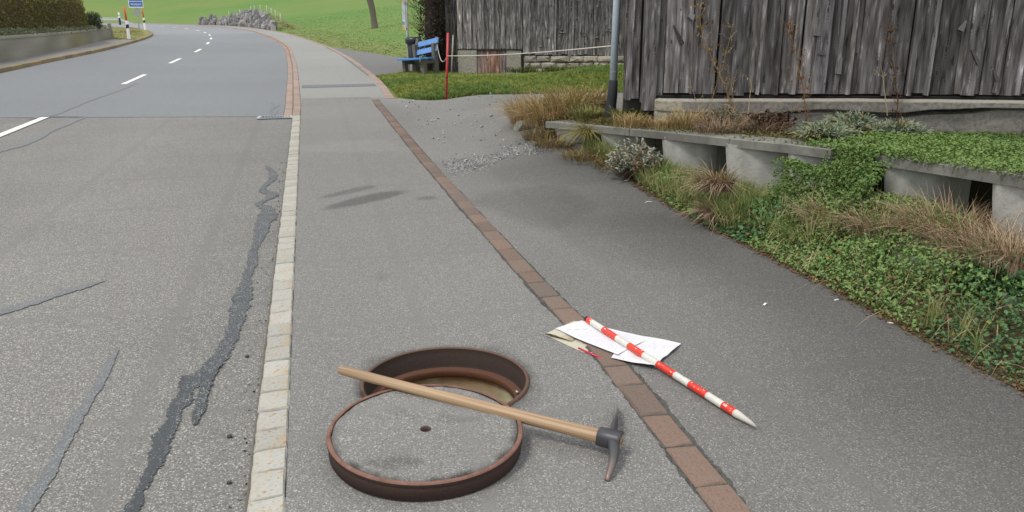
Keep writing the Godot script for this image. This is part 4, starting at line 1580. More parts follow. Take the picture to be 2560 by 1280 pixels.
	# papers under it
	sheet("cream_folder", "cream plan roll with a curled end, lowest of the papers under the pole", [Vector2(1.205, -3.565), Vector2(1.385, -3.69), Vector2(1.56, -3.28), Vector2(1.30, -3.345)], .003, M.plain, Color(.50, .47, .375), "paper", .004, 1)
	sheet("plan_sheet", "white creased plan sheet at the right end of the papers under the pole", [Vector2(1.575, -3.485), Vector2(1.775, -3.325), Vector2(1.535, -3.085), Vector2(1.395, -3.235)], .0065, M.plan, Color(.95, .95, .935), "paper", .007, 2)
	sheet("printed_sheet", "long white printed sheet, topmost of the papers beneath the pole's black end", [Vector2(1.245, -3.61), Vector2(1.405, -3.685), Vector2(1.655, -3.415), Vector2(1.435, -3.255)], .012, M.paper, Color(.95, .95, .935), "paper", .004, 3)
	# pencil
	t = thing("red_pencil", "slim red pencil leaning on the edge of the cream folder", "pencil", Vector3(1.30, 0, -3.40))
	b = B.new(true)
	var q0 := Vector3(-.012, .013, .022)
	var q1 := Vector3(.058, .005, .145)
	b.tube([q0, q1], [.0042, .0042], 6, true, [Color(.55, .015, .06), Color(.60, .02, .07)])
	put("barrel", b.done(), M.gloss, t)
	b = B.new(true)
	var pn := (q1 - q0).normalized()
	b.tube([q1, q1 + pn * .014], [.0041, .001], 6, true, [Color(.42, .2, .12), Color(.2, .05, .05)])
	put("point", b.done(), M.plain, t)

func sheet(n: String, label: String, C: Array, y: float, m: Material, col: Color, cat: String, ripple: float, sd: int):
	var base := Vector3(C[0].x, 0, C[0].y)
	var t := thing(n, label, cat, base, 0, "survey papers")
	var top := grid(22, 30, func(i, j):
		var u = j / 29.0
		var v = i / 21.0
		var p: Vector2 = (C[0] as Vector2).lerp(C[1], v).lerp((C[3] as Vector2).lerp(C[2], v), u)
		p += Vector2(n2(u * 2, v * 2 + sd, .3), n2(v * 2, u * 2 + sd + 5, .3)) * .010 * (1 if sd == 2 else .4)
		var yy := y + ripple * (n2(p.x, p.y + sd * 3.0, .8) + .35 * absf(n2(p.x, p.y, 2.2))) + .001
		if sd == 3: yy += .003 + .009 * ss(.40, .0, u)
		if sd == 2: yy += .016 * ss(.85, 1.0, u) * ss(.4, 1, v) + .006 * absf(sin((u + v * .4) * 7.0))
		return [Vector3(p.x, maxf(yy, .0015), p.y) - base, col * rr(.985, 1.0)], null, true)
	put("page", top, m, t)
	if sd == 1:
		# the card folds back on itself along its left end, with inner turns showing at the near side
		var e0 := Vector3(1.205, .0, -3.560) - base
		var e1 := Vector3(1.385, .0, -3.688) - base
		var outw := Vector3(-.565, 0, -.55).normalized()
		for rolls in 3:
			var b := B.new(true)
			var prev = null
			for i in 15:
				var a := -PI * .5 + PI * i / 14.0
				var r := .0085 - rolls * .0025
				var reach: float = .030 - .009 * rolls
				var p := outw * cos(a) * reach + Vector3(0, .0115 + sin(a) * r, 0)
				var cur := [e0 + p + (e1 - e0) * .02 * rolls, e1 + p]
				if prev != null:
					b.col = [Color(.50, .47, .375), Color(.43, .39, .29), Color(.36, .31, .22)][rolls]
					b.quad(prev[0], prev[1], cur[1], cur[0])
				prev = cur
			for i in 9:
				# loose inner end curling away from the bend
				var u := i / 8.0
				var p := outw * (-.01 - .05 * u) + Vector3(0, .0195 - rolls * .003 - .007 * u * u, 0)
				var cur := [e0 + p + Vector3(.02, 0, .02) * u * rolls, e1 + p]
				if i > 0: b.quad(prev[0], prev[1], cur[1], cur[0])
				else:
					b.quad(prev[0], prev[1], cur[1], cur[0])
				prev = cur
			put("rolled_edge", b.done(), M.plain, t)

# ------------------------------------------------------------------ across the road
func leaf_mesh(w: float, l: float, fold := .25, curl := .2) -> ArrayMesh:
	# a small pointed leaf, folded along its midrib, growing along -z from the origin
	var b := B.new()
	var a := Vector3(0, 0, 0)
	var m := Vector3(0, -.05 * l, -l * .45)
	var tip := Vector3(0, -curl * l, -l)
	var p := Vector3(-w * .5, fold * w * .5, -l * .42)
	var q := Vector3(w * .5, fold * w * .5, -l * .42)
	b.tri(a, m, p); b.tri(m, tip, p); b.tri(a, q, m); b.tri(m, q, tip)
	return b.done()

func rnd_basis(tilt: float, sc: float) -> Basis:
	return (Basis(Vector3.UP, rr(0, TAU)) * Basis(Vector3.RIGHT, rr(-tilt, tilt)) * Basis(Vector3.BACK, rr(-tilt, tilt))).scaled(Vector3.ONE * sc)

func build_left_side():
	# low concrete garden wall
	var WP := [Vector2(-8.75, 2), Vector2(-8.75, -14), Vector2(-8.7, -20), Vector2(-8.74, -28), Vector2(-9.12, -35.5), Vector2(-9.95, -45), Vector2(-10.62, -52.6)]
	var D := dense(WP, .8)
	var hgt := func(s: float) -> float: return lerpf(.88, .64, clampf((s - 20) / 34.0, 0, 1))
	var t := thing("garden_wall", "long low mossy concrete garden wall along the opposite pavement", "wall")
	var s := 0.0
	var b := B.new()
	var prev := []
	for i in D.size():
		var p: Vector2 = D[i]
		var d: Vector2 = (D[mini(i + 1, D.size() - 1)] - D[maxi(i - 1, 0)]).normalized()
		var lf := Vector2(d.y, -d.x)
		if i > 0: s += p.distance_to(D[i - 1])
		var h: float = hgt.call(s)
		var c0 := mixc(Color(.27, .26, .215), Color(.36, .345, .30), .5 + n2(p.x * 2, p.y, .16) * 2.6)
		c0 = mixc(c0, Color(.28, .255, .11), exp(-pow((p.y + 41) / 3.2, 2)) * .7)
		var c1 := tint(c0, .72)
		var lv := [.0, .12, .3, .5, .75, .94, 1.0]
		var cur := []
		for k in lv.size():
			var q = p + lf * (.02 * lv[k] + (.015 if k == lv.size() - 1 else .0))
			var c := mixc(c0, c1, .5 + n2(p.y, lv[k] * 3, .2) * 1.2)
			if k == 0: c = tint(c, .75)
			if lv[k] > .9: c = mixc(c, Color(.33, .32, .29), .5)
			cur.append([Vector3(q.x, h * lv[k], q.y), c])
		var qb := p + lf * .26
		cur.append([Vector3(qb.x, h, qb.y), c0]); cur.append([Vector3(qb.x, 0, qb.y), c0])
		if prev.size() > 0:
			for k in cur.size() - 1: b.quad(prev[k][0], cur[k][0], cur[k + 1][0], prev[k + 1][0], [prev[k][1], cur[k][1], cur[k + 1][1], prev[k + 1][1]])
		prev = cur
	b.col = Color(.27, .26, .23)
	b.quad(prev[0][0], prev[7][0] + Vector3(0, 0, 0), prev[7][0], prev[6][0])
	b.quad(prev[0][0], prev[8][0], prev[7][0], prev[6][0])
	put("wall_face", b.done(), M.rough_concrete, t)
	b = B.new()
	b.col = Color(.24, .235, .22)
	b.box(Vector3(-10.75, .42, -53.4), Vector3(.16, .9, .16), Basis(Vector3.BACK, .14), .01)
	tag(put("stone_post", b.done(), M.rough_concrete), "leaning grey stone post at the far end of the garden wall", "post")
	# soil behind it
	struct("garden_ground", loft(D, D.map(func(p): return p + Vector2(-6, 0)), 6, func(x, z): return .72 - .14 * ss(-22, -50, z), func(x, z): return Color(.13, .12, .07)), M.soil)
	# clipped hedge
	t = thing("clipped_hedge", "tall clipped olive brown hedge behind the low garden wall", "hedge")
	var HP := dense([Vector2(-9.95, 1), Vector2(-9.95, -14), Vector2(-9.95, -24), Vector2(-10.1, -30), Vector2(-10.35, -36), Vector2(-10.55, -42), Vector2(-10.85, -46.8)], .5)
	var xs := []
	var cs := []
	var sect := func(i: int, u: float) -> Array:
		# u 0..1 around front foot, front, top, back
		var p: Vector2 = HP[i]
		var rt := .80 + .12 * n2(p.x, p.y, .08)
		var endk := ss(-1, 5, HP.size() - 1 - i)
		var hh := lerpf(.45, 1.62, pow(endk, .45)) + .14 * n2(p.x, p.y, .22)
		var ww := lerpf(.35, .62, endk)
		var q: Vector2
		if u < .42: q = Vector2(ww - .04 * (u / .42), hh * .93 * u / .42)
		elif u < .58:
			var a := (u - .42) / .16 * PI * .5
			q = Vector2((ww - .04) * cos(a), hh * (.93 + .07 * sin(a)))
		else: q = Vector2(-(u - .58) / .42 * ww * 2, hh)
		var nn := Vector3(1, .2, 0) if u < .42 else Vector3(.3, 1, 0)
		return [Vector3(p.x + q.x, rt * .0 + .62 + q.y, p.y), nn]
	put("core", grid(HP.size(), 14, func(i, j):
		var r = sect.call(i, j / 13.0)
		var k := n2(r[0].z, r[0].y * 2, .35) + n2(r[0].z * 3, r[0].y * 3, .8) * .5
		return [r[0] + r[1] * (.05 * k - .05), mixc(Color(.055, .048, .018), Color(.095, .075, .03), .5 + k)]), M.soil, t)
	for i in 17000:
		var r = sect.call(int(clampf(pow(rng.randf(), .8), 0, .999) * HP.size()), rr(.02, .75))
		var p: Vector3 = r[0]
		p.z += rr(-.25, .25)
		var k := n2(p.z, p.y * 2, .22)
		p += r[1] * rr(-.05, .05)
		xs.append(Transform3D(rnd_basis(1.3, rr(.8, 1.5)), p))
		var c := mixc(Color(.125, .118, .034), Color(.20, .175, .050), rng.randf())
		if k > .16: c = mixc(c, Color(.19, .125, .065), .5)
		if p.y > 1.85: c = mixc(c, Color(.25, .25, .06), .5)
		cs.append(c)
	scatter("foliage", leaf_mesh(.045, .07), M.leaf, xs, cs, t)
	# low grey green cover along the top of the wall
	xs = []; cs = []
	for i in 15000:
		var r = walk(WP, 22 + rng.randf() * 32.0)
		var d: Vector2 = r[1]
		var k := rng.randf()
		var p: Vector2 = r[0] + Vector2(d.y, -d.x) * (.02 + k * 1.3)
		var h: float = .80 - .16 * ss(-22, -52, p.y) + rr(-.02, .24) * (.5 + k) + .06 * n2(p.x, p.y, .3)
		xs.append(Transform3D(rnd_basis(1.2, rr(.8, 1.7)), Vector3(p.x, h, p.y)))
		cs.append(mixc(Color(.16, .18, .10), Color(.25, .25, .18), rng.randf()))
	tag(scatter("wall_top_plants", leaf_mesh(.04, .08), M.leaf, xs, cs), "low grey green plants trailing along the garden wall top", "ground cover")
	# dark round bush at the hedge's end
	bush("round_bush", "small dark round bush at the far end of the clipped hedge", Vector3(-10.55, .55, -48.3), Vector3(.50, .50, .55), 3200, Color(.035, .045, .018), Color(.06, .075, .03), .05)
	bush("dark_bush", "dark evergreen bush rising behind the end of the hedge", Vector3(-11.9, .5, -48.5), Vector3(.7, 1.25, .7), 2600, Color(.02, .03, .014), Color(.045, .055, .025), .07)
	# thick grey pole behind the hedge
	b = B.new(true)
	b.col = Color(.30, .33, .38)
	b.tube([Vector3(-11.55, .5, -50.2), Vector3(-11.58, 3.2, -50.2), Vector3(-11.6, 7.0, -50.2)], [.13, .12, .09], 14)
	t = thing("lamp_pole", "thick grey pole behind the end of the hedge", "pole")
	put("shaft", b.done(), M.galv, t)
	b = B.new()
	b.col = Color(.22, .24, .27)
	b.box(Vector3(-11.55, .62, -50.2), Vector3(.36, .1, .36), Basis.IDENTITY, .01)
	put("base_plate", b.done(), M.galv, t)
	# markers at the inside of the bend
	marker(Vector3(-9.28, .05, -50.4), 1.0, true, "white roadside marker post with red snow pole at the near corner of the verge", .17)
	marker(Vector3(-12.75, .05, -76.0), 1.0, true, "white roadside marker post with red snow pole beyond the blue sign", .17)
	marker(Vector3(-21.6, .02, -112.0), 1.45, false, "white and black marker post at the end of the guard rail", .24)
	marker(Vector3(-18.7, .1, -76), 1.15, false, "white marker post half hidden by the round bush", .18)
	# blue place sign over the back of a square sign
	t = thing("place_sign", "blue place name sign with white border above the back of a small square sign", "road sign", Vector3(-12.55, .0, -72.3), .10)
	b = B.new(true)
	b.col = Color(.50, .54, .50)
	b.tube([Vector3(0, 0, 0), Vector3(.0, 3.6, 0)], [.038, .038], 10)
	put("post", b.done(), M.galv, t)
	b = B.new()
	b.col = Color(.80, .82, .86)
	b.box(Vector3(-.02, 2.50, .06), Vector3(1.04, 1.36, .03), Basis.IDENTITY, .008)
	put("backing", b.done(), M.paint, t)
	var y := 1.87
	var rows := [["Wattwil", .43], ["Ricken", .43], ["", .34]]
	for i in 3:
		b = B.new()
		b.col = Color(.035, .13, .42)
		b.box(Vector3(-.02, y + rows[i][1] * .5, .078), Vector3(.96, rows[i][1] - .05, .012), Basis.IDENTITY, .003)
		var pn := put("panel", b.done(), M.paint, t)
		if i == 0:
			var tm := TextMesh.new()
			tm.text = "Wattwil"
			tm.font_size = 32
			tm.pixel_size = .0070
			tm.depth = .008
			var sf := SystemFont.new()
			sf.font_names = PackedStringArray(["Droid Sans"])
			tm.font = sf
			var tx := put("lettering", tm, std(Color(.78, .80, .84), .5), pn)
			tx.position = Vector3(-.02, y + .205, .086)
		y += rows[i][1]
	b = B.new()
	b.col = Color(.33, .36, .35)
	b.box(Vector3(0, 1.48, .03), Vector3(.50, .50, .02), Basis(Vector3.BACK, PI / 4), .01)
	put("square_sign_back", b.done(), M.galv, t)
	# guard rail far round the bend
	t = thing("guard_rail", "far grey guard rail on the outer edge of the bend", "guard rail")
	for i in 7:
		b = B.new()
		b.col = Color(.42, .45, .46)
		b.box(Vector3(-21.8 - i * 2.0, .38, -112.3 - i * .55), Vector3(.10, .76, .12))
		put("post", b.done(), M.galv, t)
	b = B.new()
	b.col = Color(.55, .58, .59)
	var yaw := atan2(.55, 2.0)
	for q in [[.80, .10, .05], [.70, .06, .02], [.60, .10, .05]]: b.box(Vector3(-27.8, q[0], -113.95) + Vector3(0, 0, q[2]), Vector3(12.6, q[1], .05), Basis(Vector3.UP, -yaw))
	put("rail", b.done(), M.galv, t)
	b = B.new()
	b.col = Color(.50, .53, .55)
	b.box(Vector3(-20.95, .40, -112.0), Vector3(1.9, .26, .06), Basis(Vector3.BACK, -.42))
	put("rail_end", b.done(), M.galv, t)

func marker(at: Vector3, h: float, pole: bool, label: String, w: float):
	var t := thing("marker_post", label, "marker post", at, rr(-.2, .2), "roadside marker posts")
	var seg := [[0.0, .60, Color(.80, .80, .80)], [.60, .80, Color(.015, .017, .025)], [.80, 1.0, Color(.80, .80, .80)]]
	if not pole: seg = [[0.0, .56, Color(.018, .02, .03)], [.56, .72, Color(.80, .80, .80)], [.72, .76, Color(.05, .05, .05)], [.76, 1.0, Color(.80, .80, .80)]]
	for q in seg:
		var b := B.new()
		b.col = q[2]
		var n := 12
		var P := []
		for lv in [q[0], q[1]]:
			var r := []
			for k in n:
				var a := TAU * k / n
				var x := cos(a) * w * .5
				var z := sin(a) * w * .36
				r.append(Vector3(x * (1 - .12 * lv), lv * h + (.16 * x if lv > .5 and lv < 1 else 0.0) + (.05 * x if lv >= 1 else 0.0), z * (1 - .12 * lv)))
			P.append(r)
		for k in n: b.quad(P[0][(k + 1) % n], P[0][k], P[1][k], P[1][(k + 1) % n])
		var ct := Vector3(0, q[1] * h, 0)
		for k in n: b.tri(ct, P[1][(k + 1) % n], P[1][k])
		put("black_band" if q[2].r < .1 else "white_body", b.done(), M.paint, t)
	if pole:
		var b := B.new(true)
		b.col = Color(.55, .075, .02)
		b.tube([Vector3(0, h * .9, -.02), Vector3(-.05, h + .72, -.02)], [.055, .05], 10)
		put("snow_pole", b.done(), M.paint, t)

func bush(n: String, label: String, c: Vector3, r: Vector3, count: int, c0: Color, c1: Color, lsz: float):
	var t := thing(n, label, "bush", c)
	var b := B.new(true)
	b.col = Color(.05, .04, .03)
	for i in 7:
		var a := rr(0, TAU)
		b.tube([Vector3.ZERO, Vector3(cos(a) * r.x * .3, r.y * .8, sin(a) * r.z * .3), Vector3(cos(a) * r.x * .6, r.y * 1.5, sin(a) * r.z * .6)], [.02, .014, .004], 5)
	put("stem", b.done(), M.bark, t)
	var xs := []
	var cs := []
	for i in count:
		var d := Vector3(rr(-1, 1), rr(-1, 1), rr(-1, 1)).normalized()
		var rad := pow(rng.randf(), .35) * (1 + .22 * n2(d.x * 2 + c.x, d.z * 2 + d.y, .6))
		var p := Vector3(d.x * r.x * rad, r.y + d.y * r.y * rad, d.z * r.z * rad)
		xs.append(Transform3D(rnd_basis(1.5, rr(.7, 1.5)), p))
		cs.append(mixc(c0, c1, rng.randf() * .7 + .3 * (d.y * .5 + .5)))
	scatter("foliage", leaf_mesh(lsz * .7, lsz), M.leaf, xs, cs, t)

# ------------------------------------------------------------------ beyond the bend
func rubble_h(z: float) -> float:
	# height of the stone bank along the outer pavement
	return .28 + 1.0 * ss(-75, -91, z) * (1 - .70 * ss(-94, -110, z))

func build_far_side():
	var Q := []
	for p in along(SO, 240):
		if p.y < -74 and p.y > -112.5: Q.append(p + Vector2(.35, -.15))
	var t := thing("rubble_wall", "bank of stacked grey rubble stones at the edge of the far meadow", "stone wall")
	# turfed earth behind the stones
	put("earth", grid(Q.size(), 9, func(i, j):
		var p: Vector2 = Q[i]
		var d: Vector2 = (Q[mini(i + 1, Q.size() - 1)] - Q[maxi(i - 1, 0)]).normalized()
		var nn := Vector2(-d.y, d.x)
		var u = j / 8.0
		var q = p + nn * (u * 4.0 - .1)
		var h := rubble_h(p.y) * ss(-74.3, -79, p.y)
		var y: float = land(q.x, q.y) - .12
		var wall := h * ss(-.02, .14, u) * (1 - ss(.45, 1.0, u)) if j > 0 else 0.0
		return [Vector3(q.x, maxf(y, lerpf(y, h, 1.0 if j > 0 and u < .4 else 0.0) if u < .4 and j > 0 else y + wall), q.y), mixc(Color(.16, .17, .055), Color(.13, .185, .05), .5 + n2(q.x, q.y, .2))]), M.grass_ground, t)
	var cnt := 0
	var L := plen(Q)
	var s := .3
	var shapes := []
	for i in 14: shapes.append(rubble(1, 1, 1, g(rr(.12, .36)) * Color(1, 1, 1.01)))
	var rest := SurfaceTool.new()
	rest.begin(Mesh.PRIMITIVE_TRIANGLES)
	while s < L:
		var r := walk(Q, s)
		var p: Vector2 = r[0]
		var d: Vector2 = r[1]
		var nn := Vector2(-d.y, d.x)
		var h := rubble_h(p.y) + rr(-.12, .2)
		var y := .0
		while y < h:
			var sz := rr(.26, .50)
			var sh: ArrayMesh = shapes[rng.randi() % shapes.size()]
			var bas := Basis(Vector3.UP, atan2(-nn.x, -nn.y) + rr(-.5, .5)) * Basis(Vector3.BACK, rr(-.5, .5)) * Basis(Vector3.RIGHT, rr(-.4, .4))
			var q := p + nn * (y * .38 + rr(-.08, .1)) + d * rr(-.15, .15)
			var xf := Transform3D(bas * Basis.from_scale(Vector3(sz * rr(.7, 1.3), sz * rr(.9, 1.5), sz)), Vector3(q.x, y + sz * .4, q.y))
			if cnt < 292: put("stone", sh, M.stone, t).transform = xf
			else: rest.append_from(sh, 0, xf)
			y += sz * rr(.72, .9)
			cnt += 1
		s += rr(.38, .55)
	put("farther_stones", rest.commit(), M.stone, t).set_meta("kind", "stuff")
	# grasses on top and in the gaps
	# wire fence along the top
	var fp := [[-75.2, 0], [-79, 0], [-82.4, 0], [-84.6, 0], [-88.2, 0], [-92.3, 0], [-95.9, 0], [-98.3, 0], [-103, 0], [-106.6, 0]]
	var tops := []
	var nth := ["first", "second", "third", "fourth", "fifth", "sixth", "seventh", "eighth", "ninth", "tenth"]
	for q in fp:
		for i in Q.size() - 1:
			if Q[i].y >= q[0] and Q[i + 1].y < q[0]:
				var p := Vector3(Q[i].x + 1.0, 0, q[0] - .5)
				p.y = maxf(land(p.x, p.z), rubble_h(q[0])) - .1
				var b := B.new(true)
				b.col = Color(.50, .49, .45)
				var top := p + Vector3(rr(-.06, .06), 1.05, 0)
				b.tube([p, top], [.035, .03], 7)
				tag(put("fence_post", b.done(), M.concrete), "%s thin pale fence post above the rubble bank, counted from the fruit tree's side" % nth[tops.size()], "fence post", "fence posts on the rubble bank")
				tops.append(top)
				break
	for k in tops.size() - 1:
		var b := B.new()
		b.col = Color(.35, .36, .36)
		var m: Vector3 = tops[k].lerp(tops[k + 1], .5) - Vector3(0, .1, 0)
		b.tube([tops[k] - Vector3(0, .08, 0), m, tops[k + 1] - Vector3(0, .08, 0)], [.007, .007, .007], 4, false)
		tag(put("fence_wire", b.done(), M.galv), "thin fence wire above the rubble from the %s to the %s post" % [nth[k], nth[k + 1]], "wire", "fence wires on the rubble bank")

# branching bare wood: trunk, limbs and twigs in one mesh
func branch(b: B, p: Vector3, d: Vector3, l: float, r: float, depth: int, spread: float, up: float, n: int):
	var P := [p]
	var R := [r]
	var q := p
	var dd := d
	for i in 3:
		dd = (dd + Vector3(rr(-.22, .22), rr(-.12, .2) + up * .15, rr(-.22, .22))).normalized()
		q += dd * l / 3
		P.append(q); R.append(r * (1 - .22 * (i + 1)))
	b.tube(P, R, 8 if r > .06 else (5 if r > .015 else 3), false)
	if depth <= 0: return
	for k in n:
		var at: Vector3 = P[1 + (k % 3)] if k > 0 else P[3]
		var nd := (dd + Vector3(rr(-1, 1), rr(-.5, .8) + up * .4, rr(-1, 1)) * spread).normalized()
		branch(b, at, nd, l * rr(.55, .8), r * .55, depth - 1, spread, up, n)

func build_middle():
	# fruit tree in the meadow: only the foot of the trunk is in the picture
	var t := thing("fruit_tree", "leaning bare fruit tree trunk standing alone in the green meadow", "tree", Vector3(4.65, .50, -58.4))
	var b := B.new(true)
	b.col = Color(.17, .15, .125)
	b.tube([Vector3(.04, -.25, 0), Vector3(.02, .05, 0), Vector3(0, .35, 0), Vector3(-.05, .9, 0), Vector3(-.13, 1.4, 0), Vector3(-.26, 1.95, 0), Vector3(-.34, 2.5, .1)], [.30, .23, .205, .20, .21, .23, .16], 14)
	b.tube([Vector3(-.2, 1.75, 0), Vector3(-.02, 2.1, .05), Vector3(.25, 2.6, .1)], [.14, .11, .09], 9)
	put("trunk", b.done(), M.bark, t)
	b = B.new(true)
	b.col = Color(.15, .13, .11)
	for q in [[Vector3(-.34, 2.45, .1), Vector3(-.6, .8, .1)], [Vector3(-.34, 2.45, .1), Vector3(.1, 1, -.4)], [Vector3(.25, 2.55, .1), Vector3(.7, .7, .2)], [Vector3(.25, 2.55, .1), Vector3(.2, .8, .6)]]:
		branch(b, q[0], q[1].normalized(), 1.7, .10, 4, .75, .1, 3)
	put("crown", b.done(), M.bark, t)
	# old dark tree with bare twigs against the barn wing
	t = thing("dark_tree", "dark rough tree trunk with bare twigs at the corner of the barn wing", "tree", Vector3(3.35, .0, -22.2))
	b = B.new(true)
	b.col = Color(.075, .062, .054)
	b.tube([Vector3(.12, -.1, 0), Vector3(.05, .3, 0), Vector3(0, .8, 0), Vector3(.02, 1.6, 0), Vector3(.05, 2.4, 0), Vector3(.08, 3.4, 0)], [.30, .24, .20, .19, .18, .15], 12)
	b.tube([Vector3(.36, -.1, .06), Vector3(.33, .6, .06), Vector3(.36, 1.5, .05), Vector3(.40, 2.6, 0)], [.10, .085, .09, .07], 9)
	put("trunk", b.done(), M.bark, t)
	b = B.new()
	b.col = Color(.050, .042, .036)
	for i in 46:
		var a := rr(-.6, 1.0) * PI
		branch(b, Vector3(rr(-.1, .35), rr(.5, 2.6), rr(-.1, .2)), Vector3(-absf(cos(a)) * 1.1 + .25, rr(.0, .7), sin(a) * .6).normalized(), rr(.30, .55), .010, 3, .55, .1, 3)
	for i in 60:
		branch(b, Vector3(rr(.15, .66), rr(-.05, .9), rr(.0, .25)), Vector3(rr(-.25, .25), 1, rr(-.1, .2)).normalized(), rr(.5, 1.0), .011, 2, .35, .5, 3)
	put("twigs", b.done(), M.bark, t)
	var xs := []
	var cs := []
	for i in 5200:
		var y := rr(.0, 3.4)
		var a := rr(0, TAU)
		var rad := (.16 + .22 * pow(rng.randf(), .7)) * (1 + .35 * n2(y, a, .5))
		var w := .0 if i % 3 else .42
		xs.append(Transform3D(rnd_basis(1.5, rr(.6, 1.5)), Vector3(cos(a) * rad * (1.0 if w == 0.0 else .7) + w, y * (1.0 if w == 0.0 else .8), sin(a) * rad)))
		cs.append(mixc(Color(.055, .045, .036), Color(.12, .095, .07), rng.randf()))
	scatter("withered_leaves", leaf_mesh(.035, .055), M.dry, xs, cs, t)
	# bus stop sign, seen almost edge on
	t = thing("timetable_sign", "narrow white and yellow timetable panel on a thin white post behind the bench", "sign", Vector3(2.73, 0, -22.4), -1.5)
	b = B.new(true)
	b.col = Color(.72, .73, .74)
	b.tube([Vector3(0, 0, 0), Vector3(-.0, 2.9, 0)], [.028, .028], 10)
	put("post", b.done(), M.paint, t)
	b = B.new()
	b.col = Color(.66, .67, .68)
	b.box(Vector3(-.14, 1.62, .045), Vector3(.34, 1.15, .035), Basis.IDENTITY, .006)
	put("panel", b.done(), M.paint, t)
	for q in [[1.10, .10, Color(.62, .33, .04)], [1.22, .09, Color(.10, .22, .42)], [1.84, .16, Color(.62, .33, .04)], [1.53, .42, Color(.42, .45, .48)]]:
		b = B.new()
		b.col = q[2]
		b.box(Vector3(-.14, q[0], .066), Vector3(.29, q[1], .006))
		put("print", b.done(), M.paint, t)
	b = B.new()
	b.col = Color(.12, .12, .12)
	b.box(Vector3(0, 1.08, .02), Vector3(.05, .05, .06)); b.box(Vector3(0, 2.1, .02), Vector3(.05, .05, .06))
	put("bracket", b.done(), M.paint, t)
	# litter bin
	t = thing("litter_bin", "black litter bin with a bag over its rim beside the blue bench", "bin", Vector3(2.86, 0, -22.3))
	b = B.new(true)
	b.col = Color(.075, .08, .085)
	b.lathe([Vector2(.10, .30), Vector2(.13, .34), Vector2(.165, .74), Vector2(.17, .80)], 18)
	put("body", b.done(), M.plain, t)
	b = B.new(true)
	b.col = Color(.032, .037, .042)
	b.lathe([Vector2(.15, .68), Vector2(.205, .72), Vector2(.215, .82), Vector2(.19, .88), Vector2(.14, .86), Vector2(.12, .70), Vector2(.02, .5)], 18)
	put("bag", b.done(), M.gloss, t)
	b = B.new()
	b.col = Color(.10, .10, .10)
	b.box(Vector3(.0, .25, -.15), Vector3(.05, .9, .05))
	put("stand", b.done(), M.galv, t)
	# blue bench on concrete feet
	t = thing("bench", "blue plank bench on worn concrete feet in front of the dark tree", "bench", Vector3(2.93, -.03, -21.45), -1.0)
	t.rotation.z = .07
	var blue := Color(.05, .23, .60)
	for q in [[-.20, .395, 1.05, "seat_plank"], [.0, .400, 1.0, "seat_plank"]]:
		b = B.new()
		b.col = tint(blue, rr(.9, 1.15))
		b.box(Vector3(.0, q[1], -q[0] * 1.25 + .02), Vector3(.92, .045, .20), Basis.IDENTITY, .006)
		put("seat_plank", b.done(), M.paint, t)
	for q in [[.60, -.17], [.80, -.225]]:
		b = B.new()
		b.col = tint(Color(.14, .31, .66), rr(.9, 1.1))
		b.box(Vector3(.0, q[0] - .02, q[1] - .04), Vector3(.90, .135, .038), Basis(Vector3.BACK, .10) * Basis(Vector3.RIGHT, -.25), .006)
		put("back_plank", b.done(), M.paint, t)
	for x in [-.38, .36]:
		b = B.new()
		b.col = Color(.17, .165, .145)
		b.box(Vector3(x, .17, .18), Vector3(.11, .40, .12), Basis.IDENTITY, .012)
		b.box(Vector3(x, .32, .0), Vector3(.105, .10, .46), Basis.IDENTITY, .012)
		b.box(Vector3(x, .36, -.20), Vector3(.11, .80, .14), Basis.IDENTITY, .012)
		b.box(Vector3(x, .70, -.265), Vector3(.10, .42, .09), Basis(Vector3.RIGHT, -.25), .012)
		put("foot", b.done(), M.rough_concrete, t)
	# red stake, thin pale stake, rope
	var sb := Vector3(2.33, .09, -13.69)
	b = B.new(true)
	var stt := Vector3(2.42, 1.17, -13.9)
	b.tube([sb, sb.lerp(stt, .5), stt], [.020, .0205, .020], 12, true, [Color(.36, .03, .03), Color(.46, .035, .035), Color(.50, .04, .04)])
	t = thing("snow_stake", "tall red wooden stake standing in the verge grass", "stake")
	put("shaft", b.done(), M.paint, t)
	b = B.new(true)
	b.col = Color(.10, .025, .025)
	b.tube([sb.lerp(stt, .33), sb.lerp(stt, .355)], [.0214, .0214], 12, false)
	put("ring", b.done(), M.plain, t)
	b = B.new(true)
	b.col = Color(.36, .34, .31)
	b.tube([Vector3(3.62, -.05, -20.9), Vector3(3.70, .95, -21.0)], [.020, .018], 8)
	tag(put("thin_stake", b.done(), M.concrete), "thin pale grey stake between the red stake and the barn wing", "stake")
	var ra := Vector3(3.38, .76, -21.65)
	var rb := sb.lerp(stt, .665)
	var rc := Vector3(3.315, 1.165, -8.43)
	b = B.new(true)
	b.col = Color(.60, .57, .50)
	var P := []
	for i in 9: P.append(ra.lerp(rb, i / 8.0) - Vector3(0, .26 * sin(i / 8.0 * PI), 0))
	for i in range(1, 17): P.append(rb.lerp(rc, i / 16.0) - Vector3(0, .03 * sin(i / 16.0 * PI), 0))
	b.tube(P, P.map(func(_p): return .0065), 6)
	put_rope(b)
	# street lamp post by the barn corner
	t = thing("lamp_post", "pale blue grey steel pipe post in a black sleeve at the barn corner", "post", Vector3(3.262, .40, -8.37))
	b = B.new(true)
	b.col = Color(.43, .50, .545)
	b.tube([Vector3(0, .30, 0), Vector3(.012, 1.2, 0), Vector3(.05, 4.8, 0)], [.039, .0385, .036], 20)
	put("pipe", b.done(), M.galv, t)
	b = B.new(true)
	b.col = Color(.026, .028, .033)
	b.tube([Vector3(-.035, -.10, .0), Vector3(-.018, .1, 0), Vector3(-.002, .26, 0), Vector3(.002, .41, 0), Vector3(.002, .415, 0)], [.062, .057, .052, .048, .040], 16)
	put("sleeve", b.done(), M.plain, t)
	b = B.new(true)
	b.col = Color(.25, .30, .34)
